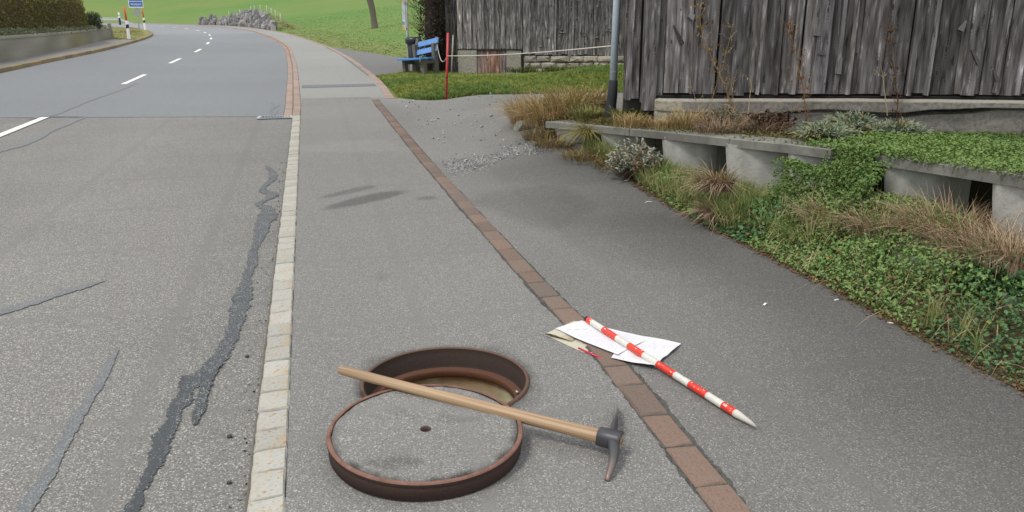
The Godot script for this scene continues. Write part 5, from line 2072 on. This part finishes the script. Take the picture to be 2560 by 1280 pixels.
	b.tube([Vector3(.006, .50, 0), Vector3(.006, .512, 0)], [.041, .041], 18, false)
	put("joint_ring", b.done(), M.galv, t)

func put_rope(b: B):
	tag(put("rope", b.done(), M.plain), "thin pale rope strung from the bench past the red stake to the pipe post", "rope")

# ------------------------------------------------------------------ plants
func blade_tuft(n: int, h: float, w: float, spread: float) -> ArrayMesh:
	var b := B.new()
	for i in n:
		var a := rr(0, TAU)
		var o := Vector3(cos(a), 0, sin(a)) * rr(0, spread)
		var d := Vector3(cos(a + rr(-.6, .6)), 0, sin(a + rr(-.6, .6)))
		var side := Vector3(-d.z, 0, d.x)
		var l := h * rr(.55, 1.1)
		var bend := rr(.15, .75)
		var c := g(rr(.8, 1.2))
		b.ribbon([o, o + Vector3(0, l * .6, 0) + d * l * bend * .3, o + Vector3(0, l * (1 - bend * .35), 0) + d * l * bend], [w, w * .75, w * .1], side, tint(c, .75), c)
	return b.done()

# a clump of long arching blades in one mesh
func grass_clump(n: String, label: String, at: Vector3, count: int, h: float, spread: float, c0: Color, c1: Color, droop: float, lean := Vector3.ZERO, w := .0035, group := "", cat := "dry grass"):
	var t := thing(n, label, cat, at, 0, group)
	var b := B.new()
	for i in count:
		var a := rr(0, TAU)
		var rad := sqrt(rng.randf()) * spread
		var o := Vector3(cos(a) * rad, 0, sin(a) * rad)
		var d := (Vector3(cos(a), 0, sin(a)) * rr(.3, 1.0) + Vector3(rr(-.5, .5), 0, rr(-.5, .5)) + lean).normalized()
		var side := Vector3(-d.z, rr(-.3, .3), d.x).normalized()
		var l := h * rr(.5, 1.15)
		var k := droop * rr(.3, 1.3)
		var P := []
		var kink := rr(-.18, .18)
		for m in 6:
			var u := m / 5.0
			P.append(o + Vector3(0, l * (u - .55 * k * u * u), 0) + d * l * (.12 * u + .75 * k * u * u) + side * kink * l * u * u)
		var c := mixc(c0, c1, rng.randf()) * rr(.75, 1.2)
		if group == "dry grass round the pipe post" and rng.randf() < .22: c = mixc(Color(.19, .23, .07), Color(.30, .30, .11), rng.randf())
		b.ribbon(P, [w, w * 1.1, w, w * .8, w * .55, w * .1], side, tint(c, .8), c)
	put("blades", b.done(), M.dry, t)
	return t

# a leafy shrub of narrow strap leaves round many short stems
func strap_shrub(n: String, label: String, at: Vector3, r: float, h: float, stems: int, c0: Color, c1: Color, c2: Color, ll: float, lw: float, cat := "shrub"):
	var t := thing(n, label, cat, at)
	var b := B.new()
	var sb := B.new()
	for i in stems:
		var a := rr(0, TAU)
		var rad := sqrt(rng.randf())
		var tip := Vector3(cos(a) * r * rad, h * (1 - .55 * rad * rad) * rr(.7, 1.1), sin(a) * r * rad)
		var root := Vector3(tip.x * .25, 0, tip.z * .25)
		sb.col = Color(.12, .085, .06)
		sb.tube([root, root.lerp(tip, .6) + Vector3(0, .02, 0), tip], [.004, .003, .0015], 4, false)
		var dir := (tip - root).normalized()
		var dead := rng.randf() < .3
		for k in 16:
			var u := rr(.45, 1.0)
			var p := root.lerp(tip, u)
			var e := (Vector3(rr(-1, 1), rr(-.4, .9), rr(-1, 1)) + dir * .7).normalized()
			var side := e.cross(Vector3(rr(-1, 1), 1, rr(-1, 1))).normalized()
			var l := ll * rr(.6, 1.2)
			var c := mixc(c0, c1, rng.randf())
			if dead: c = mixc(c, c2, rr(.5, 1))
			b.ribbon([p, p + e * l * .55 + Vector3(0, .004, 0), p + e * l - Vector3(0, l * .2, 0)], [lw * .5, lw, lw * .15], side, tint(c, .85), c)
	put("stems", sb.done(), M.bark, t)
	put("leaves", b.done(), M.leaf, t)

func stalk(label: String, P: Array, r: float, c: Color, twigs: int, fluff: Color, seeds := true):
	var t := thing("dead_stalk", label, "dead plant", P[0], 0, "dead stalks against the barn")
	var b := B.new()
	b.col = c
	var Q := P.map(func(p): return p - P[0])
	var D := []
	var R := []
	for i in Q.size() - 1:
		for k in 4:
			D.append((Q[i] as Vector3).lerp(Q[i + 1], k / 4.0) + Vector3(rr(-.006, .006), 0, rr(-.006, .006)))
	D.append(Q[Q.size() - 1])
	for i in D.size(): R.append(r * (1 - .75 * i / D.size()))
	b.tube(D, R, 5)
	put("stem", b.done(), M.dry, t)
	b = B.new()
	for i in twigs:
		var u := pow(rng.randf(), .7)
		var k := clampi(int(u * (D.size() - 1)), 0, D.size() - 2)
		var p: Vector3 = D[k]
		var e := Vector3(rr(-1, 1), rr(.1, 1.1), rr(-.6, .6)).normalized()
		var l := rr(.04, .14)
		b.col = tint(c, rr(.7, 1.1))
		b.tube([p, p + e * l * .6, p + e * l + Vector3(0, .01, 0)], [r * .35, r * .28, r * .12], 3, false)
		for m in 4:
			var q := p + e * l * rr(.3, 1.05)
			var f := Vector3(rr(-1, 1), rr(-.9, .6), rr(-1, 1)).normalized()
			var sd := f.cross(Vector3(.3, 1, .2)).normalized()
			var cc := mixc(fluff, c, rng.randf() * .6) * rr(.7, 1.2)
			var ll := rr(.012, .034)
			b.ribbon([q, q + f * ll * .6, q + f * ll - Vector3(0, ll * .3, 0)], [.002, .005, .001], sd, cc, cc)
	put("dry_leaves", b.done(), M.dry, t)

func build_plants():
	var bent := leaf_mesh(.017, .024, .3, .25)
	var tiny := leaf_mesh(.014, .018, .3, .2)
	var xs := []
	var cs := []
	# small leaved cover on the bank below the wall
	for i in 68000:
		var s := .5 + rng.randf() * 10.2
		var t := pow(rng.randf(), .85) * 1.02 + .005
		var p := bank(s, t)
		var dens := .52 + n2(p.x, p.z, .28) * 1.9 + .25 * ss(2.5, 5.0, s)
		if s < 3.0: dens -= .20
		dens += .35 * ss(7.0, 8.5, s)
		dens -= .5 * ss(.10, .0, t) * (.5 + n2(p.x, p.z, .6))
		if rng.randf() > dens: continue
		var lift := (.13 * ss(.0, .35, t) + .04) * (.75 + 1.6 * n2(p.x, p.z, .38))
		p.y += rr(0, 1) * maxf(lift, .015)
		p.x += rr(-.02, .02)
		var k := n2(p.x, p.z, .22)
		var c := tint(mixc(Color(.072, .128, .040), Color(.120, .175, .058), rng.randf()), 1.8)
		if k > .08: c = tint(mixc(Color(.042, .095, .040), Color(.075, .14, .058), rng.randf()), 1.55)
		if k < -.10: c = mixc(c, Color(.22, .21, .09), .45)
		var u := rng.randf()
		if u < .02: c = Color(.30, .25, .05)
		elif u < .05: c = Color(.20, .12, .05)
		xs.append(Transform3D(rnd_basis(.85, rr(.6, 1.3) * (1.0 + .9 * ss(.05, .25, n2(p.x + 7.0, p.z, .3)))), p))
		cs.append(c)
	tag(scatter("bank_leaves", bent, M.leaf, xs, cs), "small leaved green ground cover over the bank beside the driveway", "ground cover")
	# the bright mat that covers the bed and spills over the wall in the gap
	xs = []; cs = []
	for i in 52000:
		var s := 5.2 + rng.randf() * 5.6
		var t := pow(rng.randf(), 1.25)
		var p := bed(s, t)
		var edge := ss(5.0, 6.0, s + n2(p.x, p.z, .3))
		if rng.randf() > edge * (1 - .55 * ss(.62, 1.0, t)): continue
		p.y += rr(0, .055) * (1 + n2(p.x, p.z, .5)) + .01
		if s > 6.8 and t < .03: p.x -= rr(0, .05)
		if n2(p.x * 1.0, p.z, .55) < -.12 and rng.randf() < .6: continue
		var k := n2(p.x, p.z, .3)
		var c := tint(mixc(Color(.072, .122, .034), Color(.115, .168, .050), rng.randf() + k * .6), 1.55)
		if t > .5: c = mixc(c, Color(.07, .115, .03), .5)
		xs.append(Transform3D(rnd_basis(.7, rr(.8, 1.6)), p))
		cs.append(c)
	for i in 26000:
		# curtain of leaves down through the gap
		var s := rr(5.7, 7.35)
		var v := rng.randf()
		var f := cap_at(s)
		var ft := bank(s, .25)
		var prof := ss(5.85, 6.3, s + n2(v * 2, s, .5) * .4 - (1 - v) * .1) * (1 - ss(6.75, 7.3, s + n2(v * 3, s, .5) * .45)) * (.45 + .55 * ss(-.15, .15, n2(s * 1.5, v * 2.0, .5) + .1))
		if rng.randf() > prof: continue
		var p := Vector3(f.x + .02, f.y + .03, f.z).lerp(Vector3(ft.x + .15, ft.y + .03, ft.z), pow(v, 1.1))
		p.y += .08 * sin(v * PI) * (1 + n2(s, v, .9) * 2.5)
		p.x -= rr(-.03, .10) + .14 * n2(s * .9, v * 1.2, 1.0)
		var k := n2(p.x, p.z + p.y, .5)
		var c := tint(mixc(Color(.064, .112, .032), Color(.110, .164, .050), rng.randf() * .8 + k * .8 + .1), 1.55)
		if rng.randf() < .03: c = Color(.22, .17, .05)
		xs.append(Transform3D(rnd_basis(1.0, rr(.7, 1.5)), p))
		cs.append(c)
	tag(scatter("mat_of_leaves", tiny, M.leaf, xs, cs), "bright green mat of tiny leaves over the slab and spilling through the gap", "ground cover")
	# thin scatter of dry bits and green at the left of the bed
	xs = []; cs = []
	for i in 9000:
		var s := rr(.0, 5.6)
		var p := bed(s, rng.randf())
		p.y += rr(0, .03)
		xs.append(Transform3D(rnd_basis(1.0, rr(.7, 1.6)), p))
		cs.append(mixc(Color(.17, .125, .06), Color(.10, .11, .035), rng.randf()))
	tag(scatter("bed_litter", tiny, M.dry, xs, cs), "dry bits of leaf over the raised bed by the barn", "leaf litter")
	# dead leaves and stems fringe along the driveway edge
	xs = []; cs = []
	for i in 5200:
		var s := rr(.4, 10.6)
		var p := bank(s, absf(rng.randfn(0, .07)))
		p.x += rr(-.06, .03)
		p.y = maxf(H(p.x, p.z), p.y) + rr(.002, .012)
		xs.append(Transform3D(rnd_basis(.35, rr(.5, 1.3)), p))
		cs.append(mixc(Color(.20, .13, .065), Color(.11, .07, .04), rng.randf()))
	tag(scatter("edge_litter", tiny, M.dry, xs, cs), "brown leaf litter along the edge of the driveway", "leaf litter")
	# coarse grass coming up through the cover
	xs = []; cs = []
	for i in 2600:
		var s := rr(1.0, 10.4)
		var p := bank(s, rr(.05, 1.0))
		if n2(p.x + 3.0, p.z, .35) < -.02: continue
		xs.append(Transform3D(rnd_basis(.5, rr(.6, 1.4)), p + Vector3(0, .02, 0)))
		cs.append(mixc(Color(.15, .22, .065), Color(.34, .31, .14), pow(rng.randf(), 1.6)))
	tag(scatter("bank_grass_tufts", blade_tuft(7, .17, .0026, .03), M.blade, xs, cs), "coarse grass growing through the leaves of the bank", "grass")
	# straw lying through the green bank
	var bl := B.new()
	for i in 620:
		var s := rr(2.0, 10.4)
		var p := bank(s, rr(.0, .95))
		var d := Vector3(rr(-1, 1), rr(-.1, .25), rr(-1, 1)).normalized()
		if rng.randf() < .4: d = Vector3(-.85, .05, rr(-.5, .5)).normalized()
		var l := rr(.08, .34)
		var c := mixc(Color(.48, .39, .23), Color(.34, .23, .15), rng.randf()) * rr(.7, 1.15)
		var P := []
		var lift := rr(.03, .12)
		for m in 5:
			var u := m / 4.0
			P.append(p + d * l * u + Vector3(0, .02 + lift * sin(u * PI), 0))
		bl.ribbon(P, [.0011, .0015, .0013, .001, .0004], d.cross(Vector3.UP).normalized(), c, c)
	var o := put("loose_straw", bl.done(), M.dry)
	o.set_meta("kind", "stuff")
	tag(o, "loose dry straw lying through the green bank", "straw")
	# large leaves of a darker plant near the right edge
	var lf := leaf_mesh(.040, .052, .2, .15)
	var tn := thing("dark_leafed_plant", "dark green bushy plant low on the bank in front of the near planter block", "plant", Vector3(3.50, .16, -3.22))
	xs = []; cs = []
	for i in 1100:
		var d := Vector3(rr(-1, 1), rr(-.5, 1), rr(-1, 1)).normalized() * pow(rng.randf(), .4)
		xs.append(Transform3D(rnd_basis(.8, rr(.5, 1.0)), Vector3(d.x * .20, d.y * .13 + .05, d.z * .36)))
		cs.append(tint(mixc(Color(.030, .070, .028), Color(.055, .115, .045), rng.randf()), 1.55))
	scatter("foliage", lf, M.leaf, xs, cs, tn)
	var bs := B.new()
	bs.col = Color(.09, .08, .04)
	for i in 12: bs.tube([Vector3(rr(-.1, .1), -.15, rr(-.2, .2)), Vector3(rr(-.15, .15), .1, rr(-.3, .3))], [.003, .002], 4, false)
	put("stems", bs.done(), M.dry, tn)
	# tall dry grass at the far end of the planter wall
	var straw := Color(.66, .46, .245)
	var tan2 := Color(.47, .36, .215)
	var olive := Color(.34, .33, .13)
	var gp := "dry grass round the pipe post"
	for q in [[2.95, .22, -10.2, .44, "tallest orange dry grass beside the gravel, leftmost round the pipe post"], [2.72, .20, -9.75, .46, "orange dry grass leaning over the gravel drive edge"], [3.30, .26, -10.1, .48, "dense tan dry grass behind the end of the planter wall"], [2.75, .26, -9.15, .42, "dry grass hanging over the far end of the capping slab"], [3.05, .32, -9.3, .46, "olive dry grass just left of the black sleeve"], [3.65, .30, -10.3, .42, "dry grass behind the pipe post below the barn wing"]]:
		var at := Vector3(q[0], q[1], q[2])
		var far: bool = q[4].begins_with("olive")
		grass_clump("dry_grass_clump", q[4], at, 620, q[3], .24, straw if not far else tan2, tan2 if not far else olive, 1.0, Vector3(-.35, 0, .25), .003, gp)
	for q in [[3.05, .38, -8.55, "green mixed with dry grass at the foot of the black sleeve"], [3.28, .42, -7.95, "short green weeds at the barn corner behind the capping slab"]]:
		grass_clump("weed_clump", q[3], Vector3(q[0], q[1], q[2]), 330, .20, .16, Color(.17, .22, .07), Color(.30, .26, .11), .8, Vector3.ZERO, .004, "", "weeds")
	bush("corner_weed", "leafy green weed between the black sleeve and the plinth end", Vector3(3.40, .36, -8.02), Vector3(.13, .13, .12), 420, Color(.055, .10, .03), Color(.11, .16, .05), .035)
	# grass on the bed in front of the plinth
	for q in [[3.18, .43, -7.62, .16, "low rusty tan grass on the bed just above the far planter blocks"], [3.42, .44, -7.35, .13, "short tan grass behind the slab near the plinth end"], [3.60, .44, -7.25, .24, "thin upright pale grass in front of the plinth's pale end"]]:
		grass_clump("dry_grass_clump", q[4], Vector3(q[0], q[1], q[2]), 260, q[3], .17, Color(.50, .34, .17), Color(.32, .27, .12), .7, Vector3.ZERO, .003, "dry grass on the raised bed")
	# dead brown tangle behind the middle slab
	for q in [[3.85, .45, -7.05, .24, "dead brown tangle on the bed behind the middle slab"], [3.68, .47, -6.75, .17, "low brown dead stems on the bed edge above the middle slab"], [4.15, .45, -6.85, .18, "dead stems left of the purple brown plant"]]:
		grass_clump("dead_tangle", q[4], Vector3(q[0], q[1], q[2]), 330, q[3], .20, Color(.22, .16, .11), Color(.36, .27, .18), 1.0, Vector3.ZERO, .0026, "dead tangles on the raised bed", "dead plant")
	strap_shrub("grey_plant", "pale silvery dead plant in front of the plinth beside the tall stalks", Vector3(3.98, .43, -7.25), .22, .20, 36, Color(.25, .26, .20), Color(.33, .30, .21), Color(.30, .20, .11), .06, .008, "dead plant")
	strap_shrub("purple_plant", "purple brown withered plant in front of the plinth", Vector3(4.34, .43, -6.98), .28, .19, 36, Color(.075, .045, .038), Color(.12, .07, .055), Color(.15, .09, .06), .05, .014, "dead plant")
	for q in [[4.35, .50, -6.12, .24, .10, "silvery green rosette plant at the edge of the bright leaf mat"], [4.95, .46, -6.62, .32, .14, "largest silvery green plant in front of the cracked plinth"], [5.15, .45, -6.25, .24, .12, "silvery green plant right of the largest one by the plinth"], [4.02, .54, -5.72, .20, .09, "silvery leaves hanging over the slab left of the green spill"]]:
		strap_shrub("silver_plant", q[5], Vector3(q[0], q[1], q[2]), q[3], q[4], 60, Color(.20, .25, .18), Color(.30, .35, .26), Color(.26, .22, .10), .085, .006, "plant")
	# silvery shrub between the blocks, and dead hanging stems
	strap_shrub("silver_shrub", "pale silvery shrub with brown dead tips between two planter blocks", Vector3(2.97, .06, -6.98), .26, .33, 110, Color(.32, .34, .28), Color(.42, .42, .36), Color(.34, .22, .13), .05, .008)
	for q in [[3.06, .22, -5.55, .30, "hanging brown dead grass in the opening left of the widest planter block", 300], [2.99, .05, -5.38, .20, "brown dead grass heap at the foot of the widest planter block", 260]]:
		grass_clump("dead_grass", q[4], Vector3(q[0], q[1], q[2]), q[5], q[3], .12, Color(.30, .225, .155), Color(.40, .30, .21), 1.3, Vector3(-.5, 0, .35), .003, "dead grass before the planter wall", "dry grass")
	for q in [[3.72, .20, -3.95, .36, "wide clump of brown arching dead grass under the near slab", 760, .24], [3.62, .18, -3.50, .36, "brown arching dead grass right of the near planter block", 520, .24], [3.52, .28, -3.25, .30, "brown dead grass clump at the right edge of the bank", 300, .18], [3.42, .15, -4.62, .28, "sparse pinkish dead grass before the green spill", 420, .20], [3.48, .18, -4.22, .30, "dead grass in front of the pale lower block", 300, .18], [3.72, .30, -2.9, .36, "brown dead grass by the slab beyond the near block", 320, .2]]:
		grass_clump("dead_grass", q[4], Vector3(q[0], q[1], q[2]), q[5], q[3], q[6], Color(.33, .235, .155), Color(.50, .375, .255), 1.0, Vector3(-.12, 0, .05), .0019, "dead grass before the planter wall", "dry grass")
	for q in [[2.75, .10, -7.75, .16, "rusty low weeds before the far planter block"], [2.62, .14, -8.35, .16, "brownish weeds at the gravel edge below the far slab"], [2.95, .08, -7.35, .13, "reddish dry weeds left of the silvery shrub"], [2.60, .16, -8.75, .22, "dry weeds at the very end of the planter wall"]]:
		grass_clump("low_weeds", q[4], Vector3(q[0], q[1], q[2]), 300, q[3], .22, Color(.28, .185, .11), Color(.22, .215, .08), 1.0, Vector3.ZERO, .003, "low weeds before the far planter blocks", "weeds")
	grass_clump("hanging_sedge", "yellow green sedge hanging in front of the far planter block", Vector3(2.86, .30, -8.0), 200, .26, .05, Color(.28, .27, .08), Color(.38, .32, .12), 1.7, Vector3(-.6, 0, .5), .0025, "", "grass")
	# tall dead stalks against the barn boards
	var W := func(s: float, y: float, off: float) -> Vector3:
		var a := deg_to_rad(16.55)
		return Vector3(3.1815 + s * cos(a) - off * sin(a), y, -7.92 + s * sin(a) + off * cos(a))
	stalk("tall seedy dead stalk leaning to the left in front of the boards", [W.call(1.13, .42, .4), W.call(.93, .85, .42), W.call(.72, 1.25, .42), W.call(.62, 1.62, .42)], .006, Color(.30, .20, .10), 60, Color(.24, .17, .08))
	stalk("thin dead stalk crossing the tall leaning one", [W.call(.78, .42, .36), W.call(.88, .85, .36), W.call(.96, 1.2, .36), W.call(.99, 1.42, .36)], .004, Color(.30, .23, .13), 26, Color(.25, .19, .10))
	stalk("rusty brown leafy dead stalk beside the purple brown plant", [W.call(1.76, .42, .4), W.call(1.68, .80, .4), W.call(1.56, 1.15, .4), W.call(1.48, 1.45, .4)], .006, Color(.26, .145, .075), 70, Color(.21, .115, .06))
	stalk("dark reddish dead stalk rising at the broken part of the plinth", [W.call(2.63, .32, .3), W.call(2.60, .66, .3), W.call(2.52, 1.0, .3), W.call(2.42, 1.42, .3)], .007, Color(.13, .075, .05), 80, Color(.15, .10, .06))
	stalk("short pale broken stick beside the dark reddish stalk", [W.call(2.52, .55, .3), W.call(2.46, .80, .3), W.call(2.40, 1.02, .3)], .006, Color(.40, .33, .20), 2, Color(.3, .25, .15))
	stalk("short pale straw standing right of the leaning stalks", [W.call(1.18, .45, .38), W.call(1.19, .75, .38), W.call(1.19, .92, .38)], .005, Color(.44, .36, .20), 1, Color(.3, .25, .15))
	stalk("thin straw leaning right at the foot of the boards", [W.call(.85, .42, .38), W.call(.70, .66, .38), W.call(.58, .95, .38)], .0032, Color(.42, .34, .20), 4, Color(.3, .25, .15))
	stalk("thin straw leaning left under the tall stalk", [W.call(.86, .42, .35), W.call(.98, .68, .35), W.call(1.06, .98, .35)], .003, Color(.40, .31, .18), 4, Color(.3, .25, .15))
	stalk("pale thin stem leaning in the middle of the stalks", [W.call(1.12, .42, .33), W.call(1.04, .75, .33), W.call(.97, 1.02, .33)], .0035, Color(.40, .31, .18), 6, Color(.3, .2, .12))
	# verge grass before the wing
	var tuft := blade_tuft(9, .075, .0045, .04)
	xs = []; cs = []
	var VP := PackedVector2Array([Vector2(1.74, -15.25), Vector2(2.05, -14.3), Vector2(2.5, -13.72), Vector2(3.8, -13.5), Vector2(5.6, -13.3), Vector2(8.6, -14), Vector2(8.6, -19.8), Vector2(5.4, -20.6), Vector2(4.2, -21.0), Vector2(3.3, -22.4), Vector2(2.7, -22.0), Vector2(1.8, -20.9)])
	for i in 46000:
		var p := Vector2(rr(1.7, 8.6), rr(-22.4, -13.3))
		if not Geometry2D.is_point_in_polygon(p, VP): continue
		var k := n2(p.x, p.y, .16)
		xs.append(Transform3D(rnd_basis(.2, rr(.6, 1.25) * (1 + k * .5 + .25 * ss(5, 6.5, p.x))), Vector3(p.x, H(p.x, p.y) - .03, p.y)))
		var c := mixc(Color(.175, .265, .062), Color(.29, .325, .085), rng.randf() * .7 + .3 + k * .8)
		if k > .25: c = mixc(c, Color(.10, .21, .055), .6)
		if rng.randf() < .07: c = Color(.36, .30, .13)
		cs.append(c)
	tag(scatter("verge_grass", tuft, M.blade, xs, cs), "short green grass of the verge in front of the barn wing", "grass")
	# rank grass along the stone footing
	for q in [[5.9, .13, -19.3], [6.6, .15, -19.2], [7.2, .15, -18.6], [5.2, .10, -19.9]]:
		grass_clump("rank_grass", "tuft of rank green grass against the stone footing of the wing", Vector3(q[0], q[1], q[2]), 240, .20, .38, Color(.085, .14, .035), Color(.14, .165, .05), .8, Vector3.ZERO, .006, "rank grass along the stone footing", "grass")
	# meadow: longer tufts near the pavement, thinning out with distance
	tuft = blade_tuft(8, .042, .010, .12)
	xs = []; cs = []
	for i in 42000:
		var z := -26.0 - pow(rng.randf(), 1.6) * 80
		var x := rr(-9, 26)
		var d := meadow_d(x, z)
		if d < .05 or d > 30: continue
		if d > 3 and rng.randf() < .3: continue
		var k := n2(x, z, .06) * .7 + n2(x, z, .25) * .4
		xs.append(Transform3D(rnd_basis(.25, rr(.6, 1.3)), Vector3(x, land(x, z) - .01, z)))
		var c := mixc(Color(.15, .30, .062), Color(.24, .33, .085), rng.randf() * .6 + .3 + k)
		c = mixc(c, Color(.19, .20, .065), ss(4.5, .3, d) * .75)
		cs.append(c)
	tag(scatter("meadow_grass", tuft, M.blade, xs, cs), "green meadow grass beyond the curved pavement", "grass")
	# verge inside the bend
	xs = []; cs = []
	for i in 9000:
		var z := rr(-84, -49.5)
		var x := rr(-22, -8.6)
		var ed := -8.9 - maxf(0, (-50 - z)) * .115
		if z < -62: ed = -10.4 - (-62 - z) * .2
		if x > ed or x < ed - 6: continue
		var k := n2(x, z, .1)
		xs.append(Transform3D(rnd_basis(.25, rr(.6, 1.2)), Vector3(x, .06, z)))
		cs.append(mixc(Color(.23, .26, .07), Color(.28, .25, .10), rng.randf() + k))
	tag(scatter("bend_grass", tuft, M.blade, xs, cs), "yellowish short grass of the verge inside the bend", "grass")
	# dry growth on the rubble bank
	xs = []; cs = []
	for p in along(SO, 900):
		if p.y > -75 or p.y < -111: continue
		for m in 5:
			var q: Vector2 = p + Vector2(1.2 + rr(-.3, .9), -.4 + rr(-.4, .3))
			xs.append(Transform3D(rnd_basis(.3, rr(1.2, 2.6)), Vector3(q.x, rubble_h(p.y) + rr(-.25, .05), q.y)))
			cs.append(mixc(Color(.16, .16, .055), Color(.20, .165, .08), rng.randf()))
	tag(scatter("bank_grass", tuft, M.blade, xs, cs), "yellow green grass along the top of the rubble bank", "grass")

# ------------------------------------------------------------------ small things on the ground
func build_litter():
	for q in [[2.45, -3.74, .7, "white torn paper scrap lying alone on the driveway", "paper scrap"], [2.86, -3.71, .2, "white cigarette end at the leafy edge, the farther of two", "cigarette end"], [2.915, -3.34, -.5, "white cigarette end beside straw, the nearer of two", "cigarette end"], [2.80, -6.20, .1, "long white paper scrap at the driveway edge near the widest block", "paper scrap"], [2.90, -6.95, .5, "crumpled pale scrap at the driveway edge below the silvery shrub", "paper scrap"], [2.70, -7.75, .9, "bluish white scrap at the driveway edge before the far block", "paper scrap"]]:
		var b := B.new(true)
		b.col = Color(.72, .72, .70)
		var cig: bool = q[4] == "cigarette end"
		var at := Vector3(q[0], H(q[0], q[1]), q[1])
		if cig: b.tube([Vector3(-.014, .005, 0), Vector3(.014, .005, .002)], [.0042, .0040], 8, true)
		else:
			b = B.new()
			b.col = Color(.66, .68, .66)
			var l := .022 if q[1] > -5 else .034
			b.quad(Vector3(-l, .004, .006), Vector3(-.002, .009, .008), Vector3(-.001, .010, -.004), Vector3(-l * .8, .004, -.007))
			b.quad(Vector3(-.002, .009, .008), Vector3(l, .003, .005), Vector3(l * .9, .006, -.006), Vector3(-.001, .010, -.004))
		var o := put("cigarette_end" if cig else "paper_scrap", b.done(), M.plain)
		o.position = at
		o.rotation.y = q[2]
		tag(o, q[3], q[4])
	# fallen leaves large enough to see
	for q in [[3.20, .13, -4.33, .06, Color(.27, .16, .075), "upright tan fallen leaf among green leaves on the bank"], [3.02, .05, -3.16, .065, Color(.19, .075, .035), "large rust brown fallen leaf near the driveway edge"], [3.16, .09, -3.45, .045, Color(.25, .17, .11), "pale brown curled leaf above the rust brown one"], [3.10, .10, -4.12, .035, Color(.20, .11, .06), "small brown leaf below the upright tan one"], [3.13, .06, -2.86, .05, Color(.22, .12, .05), "brown leaf at the right end of the bank near yellow leaf"], [3.20, .10, -2.95, .045, Color(.24, .24, .03), "yellow green fallen leaf near the right end of the bank"]]:
		var t := thing("fallen_leaf", q[5], "leaf", Vector3(q[0], q[1], q[2]), rr(0, TAU))
		var o := put("blade", leaf_mesh(q[3] * .75, q[3] * 1.3, .35, .3), M.dry.duplicate(), t)
		(o.material_override as StandardMaterial3D).albedo_color = (q[4] as Color).linear_to_srgb()
		o.rotation = Vector3(rr(.2, .8), 0, rr(-.3, .3))
		var b := B.new()
		b.col = tint(q[4], .7)
		b.tube([Vector3(0, 0, 0), Vector3(.003, -.006, .02)], [.0012, .0009], 4)
		put("stalk", b.done(), M.plain, t)
	# pebbles on the gravel drive and in the gutter
	var shapes := []
	for i in 6: shapes.append(rubble(1, .7, 1, g(rr(.50, .56))))
	var xs := []
	var cs := []
	for i in 3600:
		# pale loose band where the asphalt of the driveway ends
		var u := rng.randf()
		var x := 1.42 + u * 1.25
		var z := -8.02 - u * .62 + rng.randfn(0, .13 + .06 * sin(u * 9.0)) - .06
		var sz := rr(.006, .0125)
		xs.append(Transform3D(rnd_basis(1.0, sz), Vector3(x, H(x, z) + sz * .25, z)))
		cs.append(g(rr(.35, .8)))
	for i in 200:
		var x := rr(1.5, 4.4)
		var z := rr(-15, -9.1)
		if i > 170:
			x = rr(1.42, 2.5); z = rr(-8.9, -7.8) - (x - 1.4) * .4
		var sz := rr(.008, .028) * (1.6 if rng.randf() < .1 else 1.0)
		xs.append(Transform3D(rnd_basis(1.0, sz), Vector3(x, H(x, z) + sz * .3, z)))
		cs.append(g(rr(.5, 1.0)))
	for i in 110:
		var z := rr(-9, -2.1)
		var x := -.135 - absf(rng.randfn(0, .035))
		var sz := rr(.003, .010)
		xs.append(Transform3D(rnd_basis(1.0, sz), Vector3(x, -.027 + sz * .3, z)))
		cs.append(g(rr(.2, .6)))
	tag(scatter("gravel", shapes[0], M.stone, xs, cs), "loose pebbles on the gravel drive and in the gutter", "gravel")
	for q in [[-.215, -2.95, .016, "dark pebble in the gutter near the pale kerb opposite the cover"], [-.19, -2.62, .013, "small dark pebble in the gutter nearest the viewer"], [-.20, -3.72, .014, "flat grey pebble in the gutter beside the sealed crack"]]:
		var o := put("pebble", rubble(1, .6, .8, Color(.07, .068, .065)), M.stone)
		o.position = Vector3(q[0], -.027 + q[2] * .3, q[1])
		o.scale = Vector3.ONE * q[2] * 1.15
		tag(o, q[3], "pebble")
	for q in [[2.62, -9.55, .085, "flat pale boulder at the gravel edge under the dry grass"]]:
		var o := put("boulder", rubble(1.9, .75, 1.2, Color(.34, .335, .29)), M.stone)
		o.position = Vector3(q[0], H(q[0], q[1]) + .03, q[1])
		o.scale = Vector3.ONE * q[2] * 1.5
		o.rotation = Vector3(-.9, .3, 0)
		tag(o, q[3], "boulder")
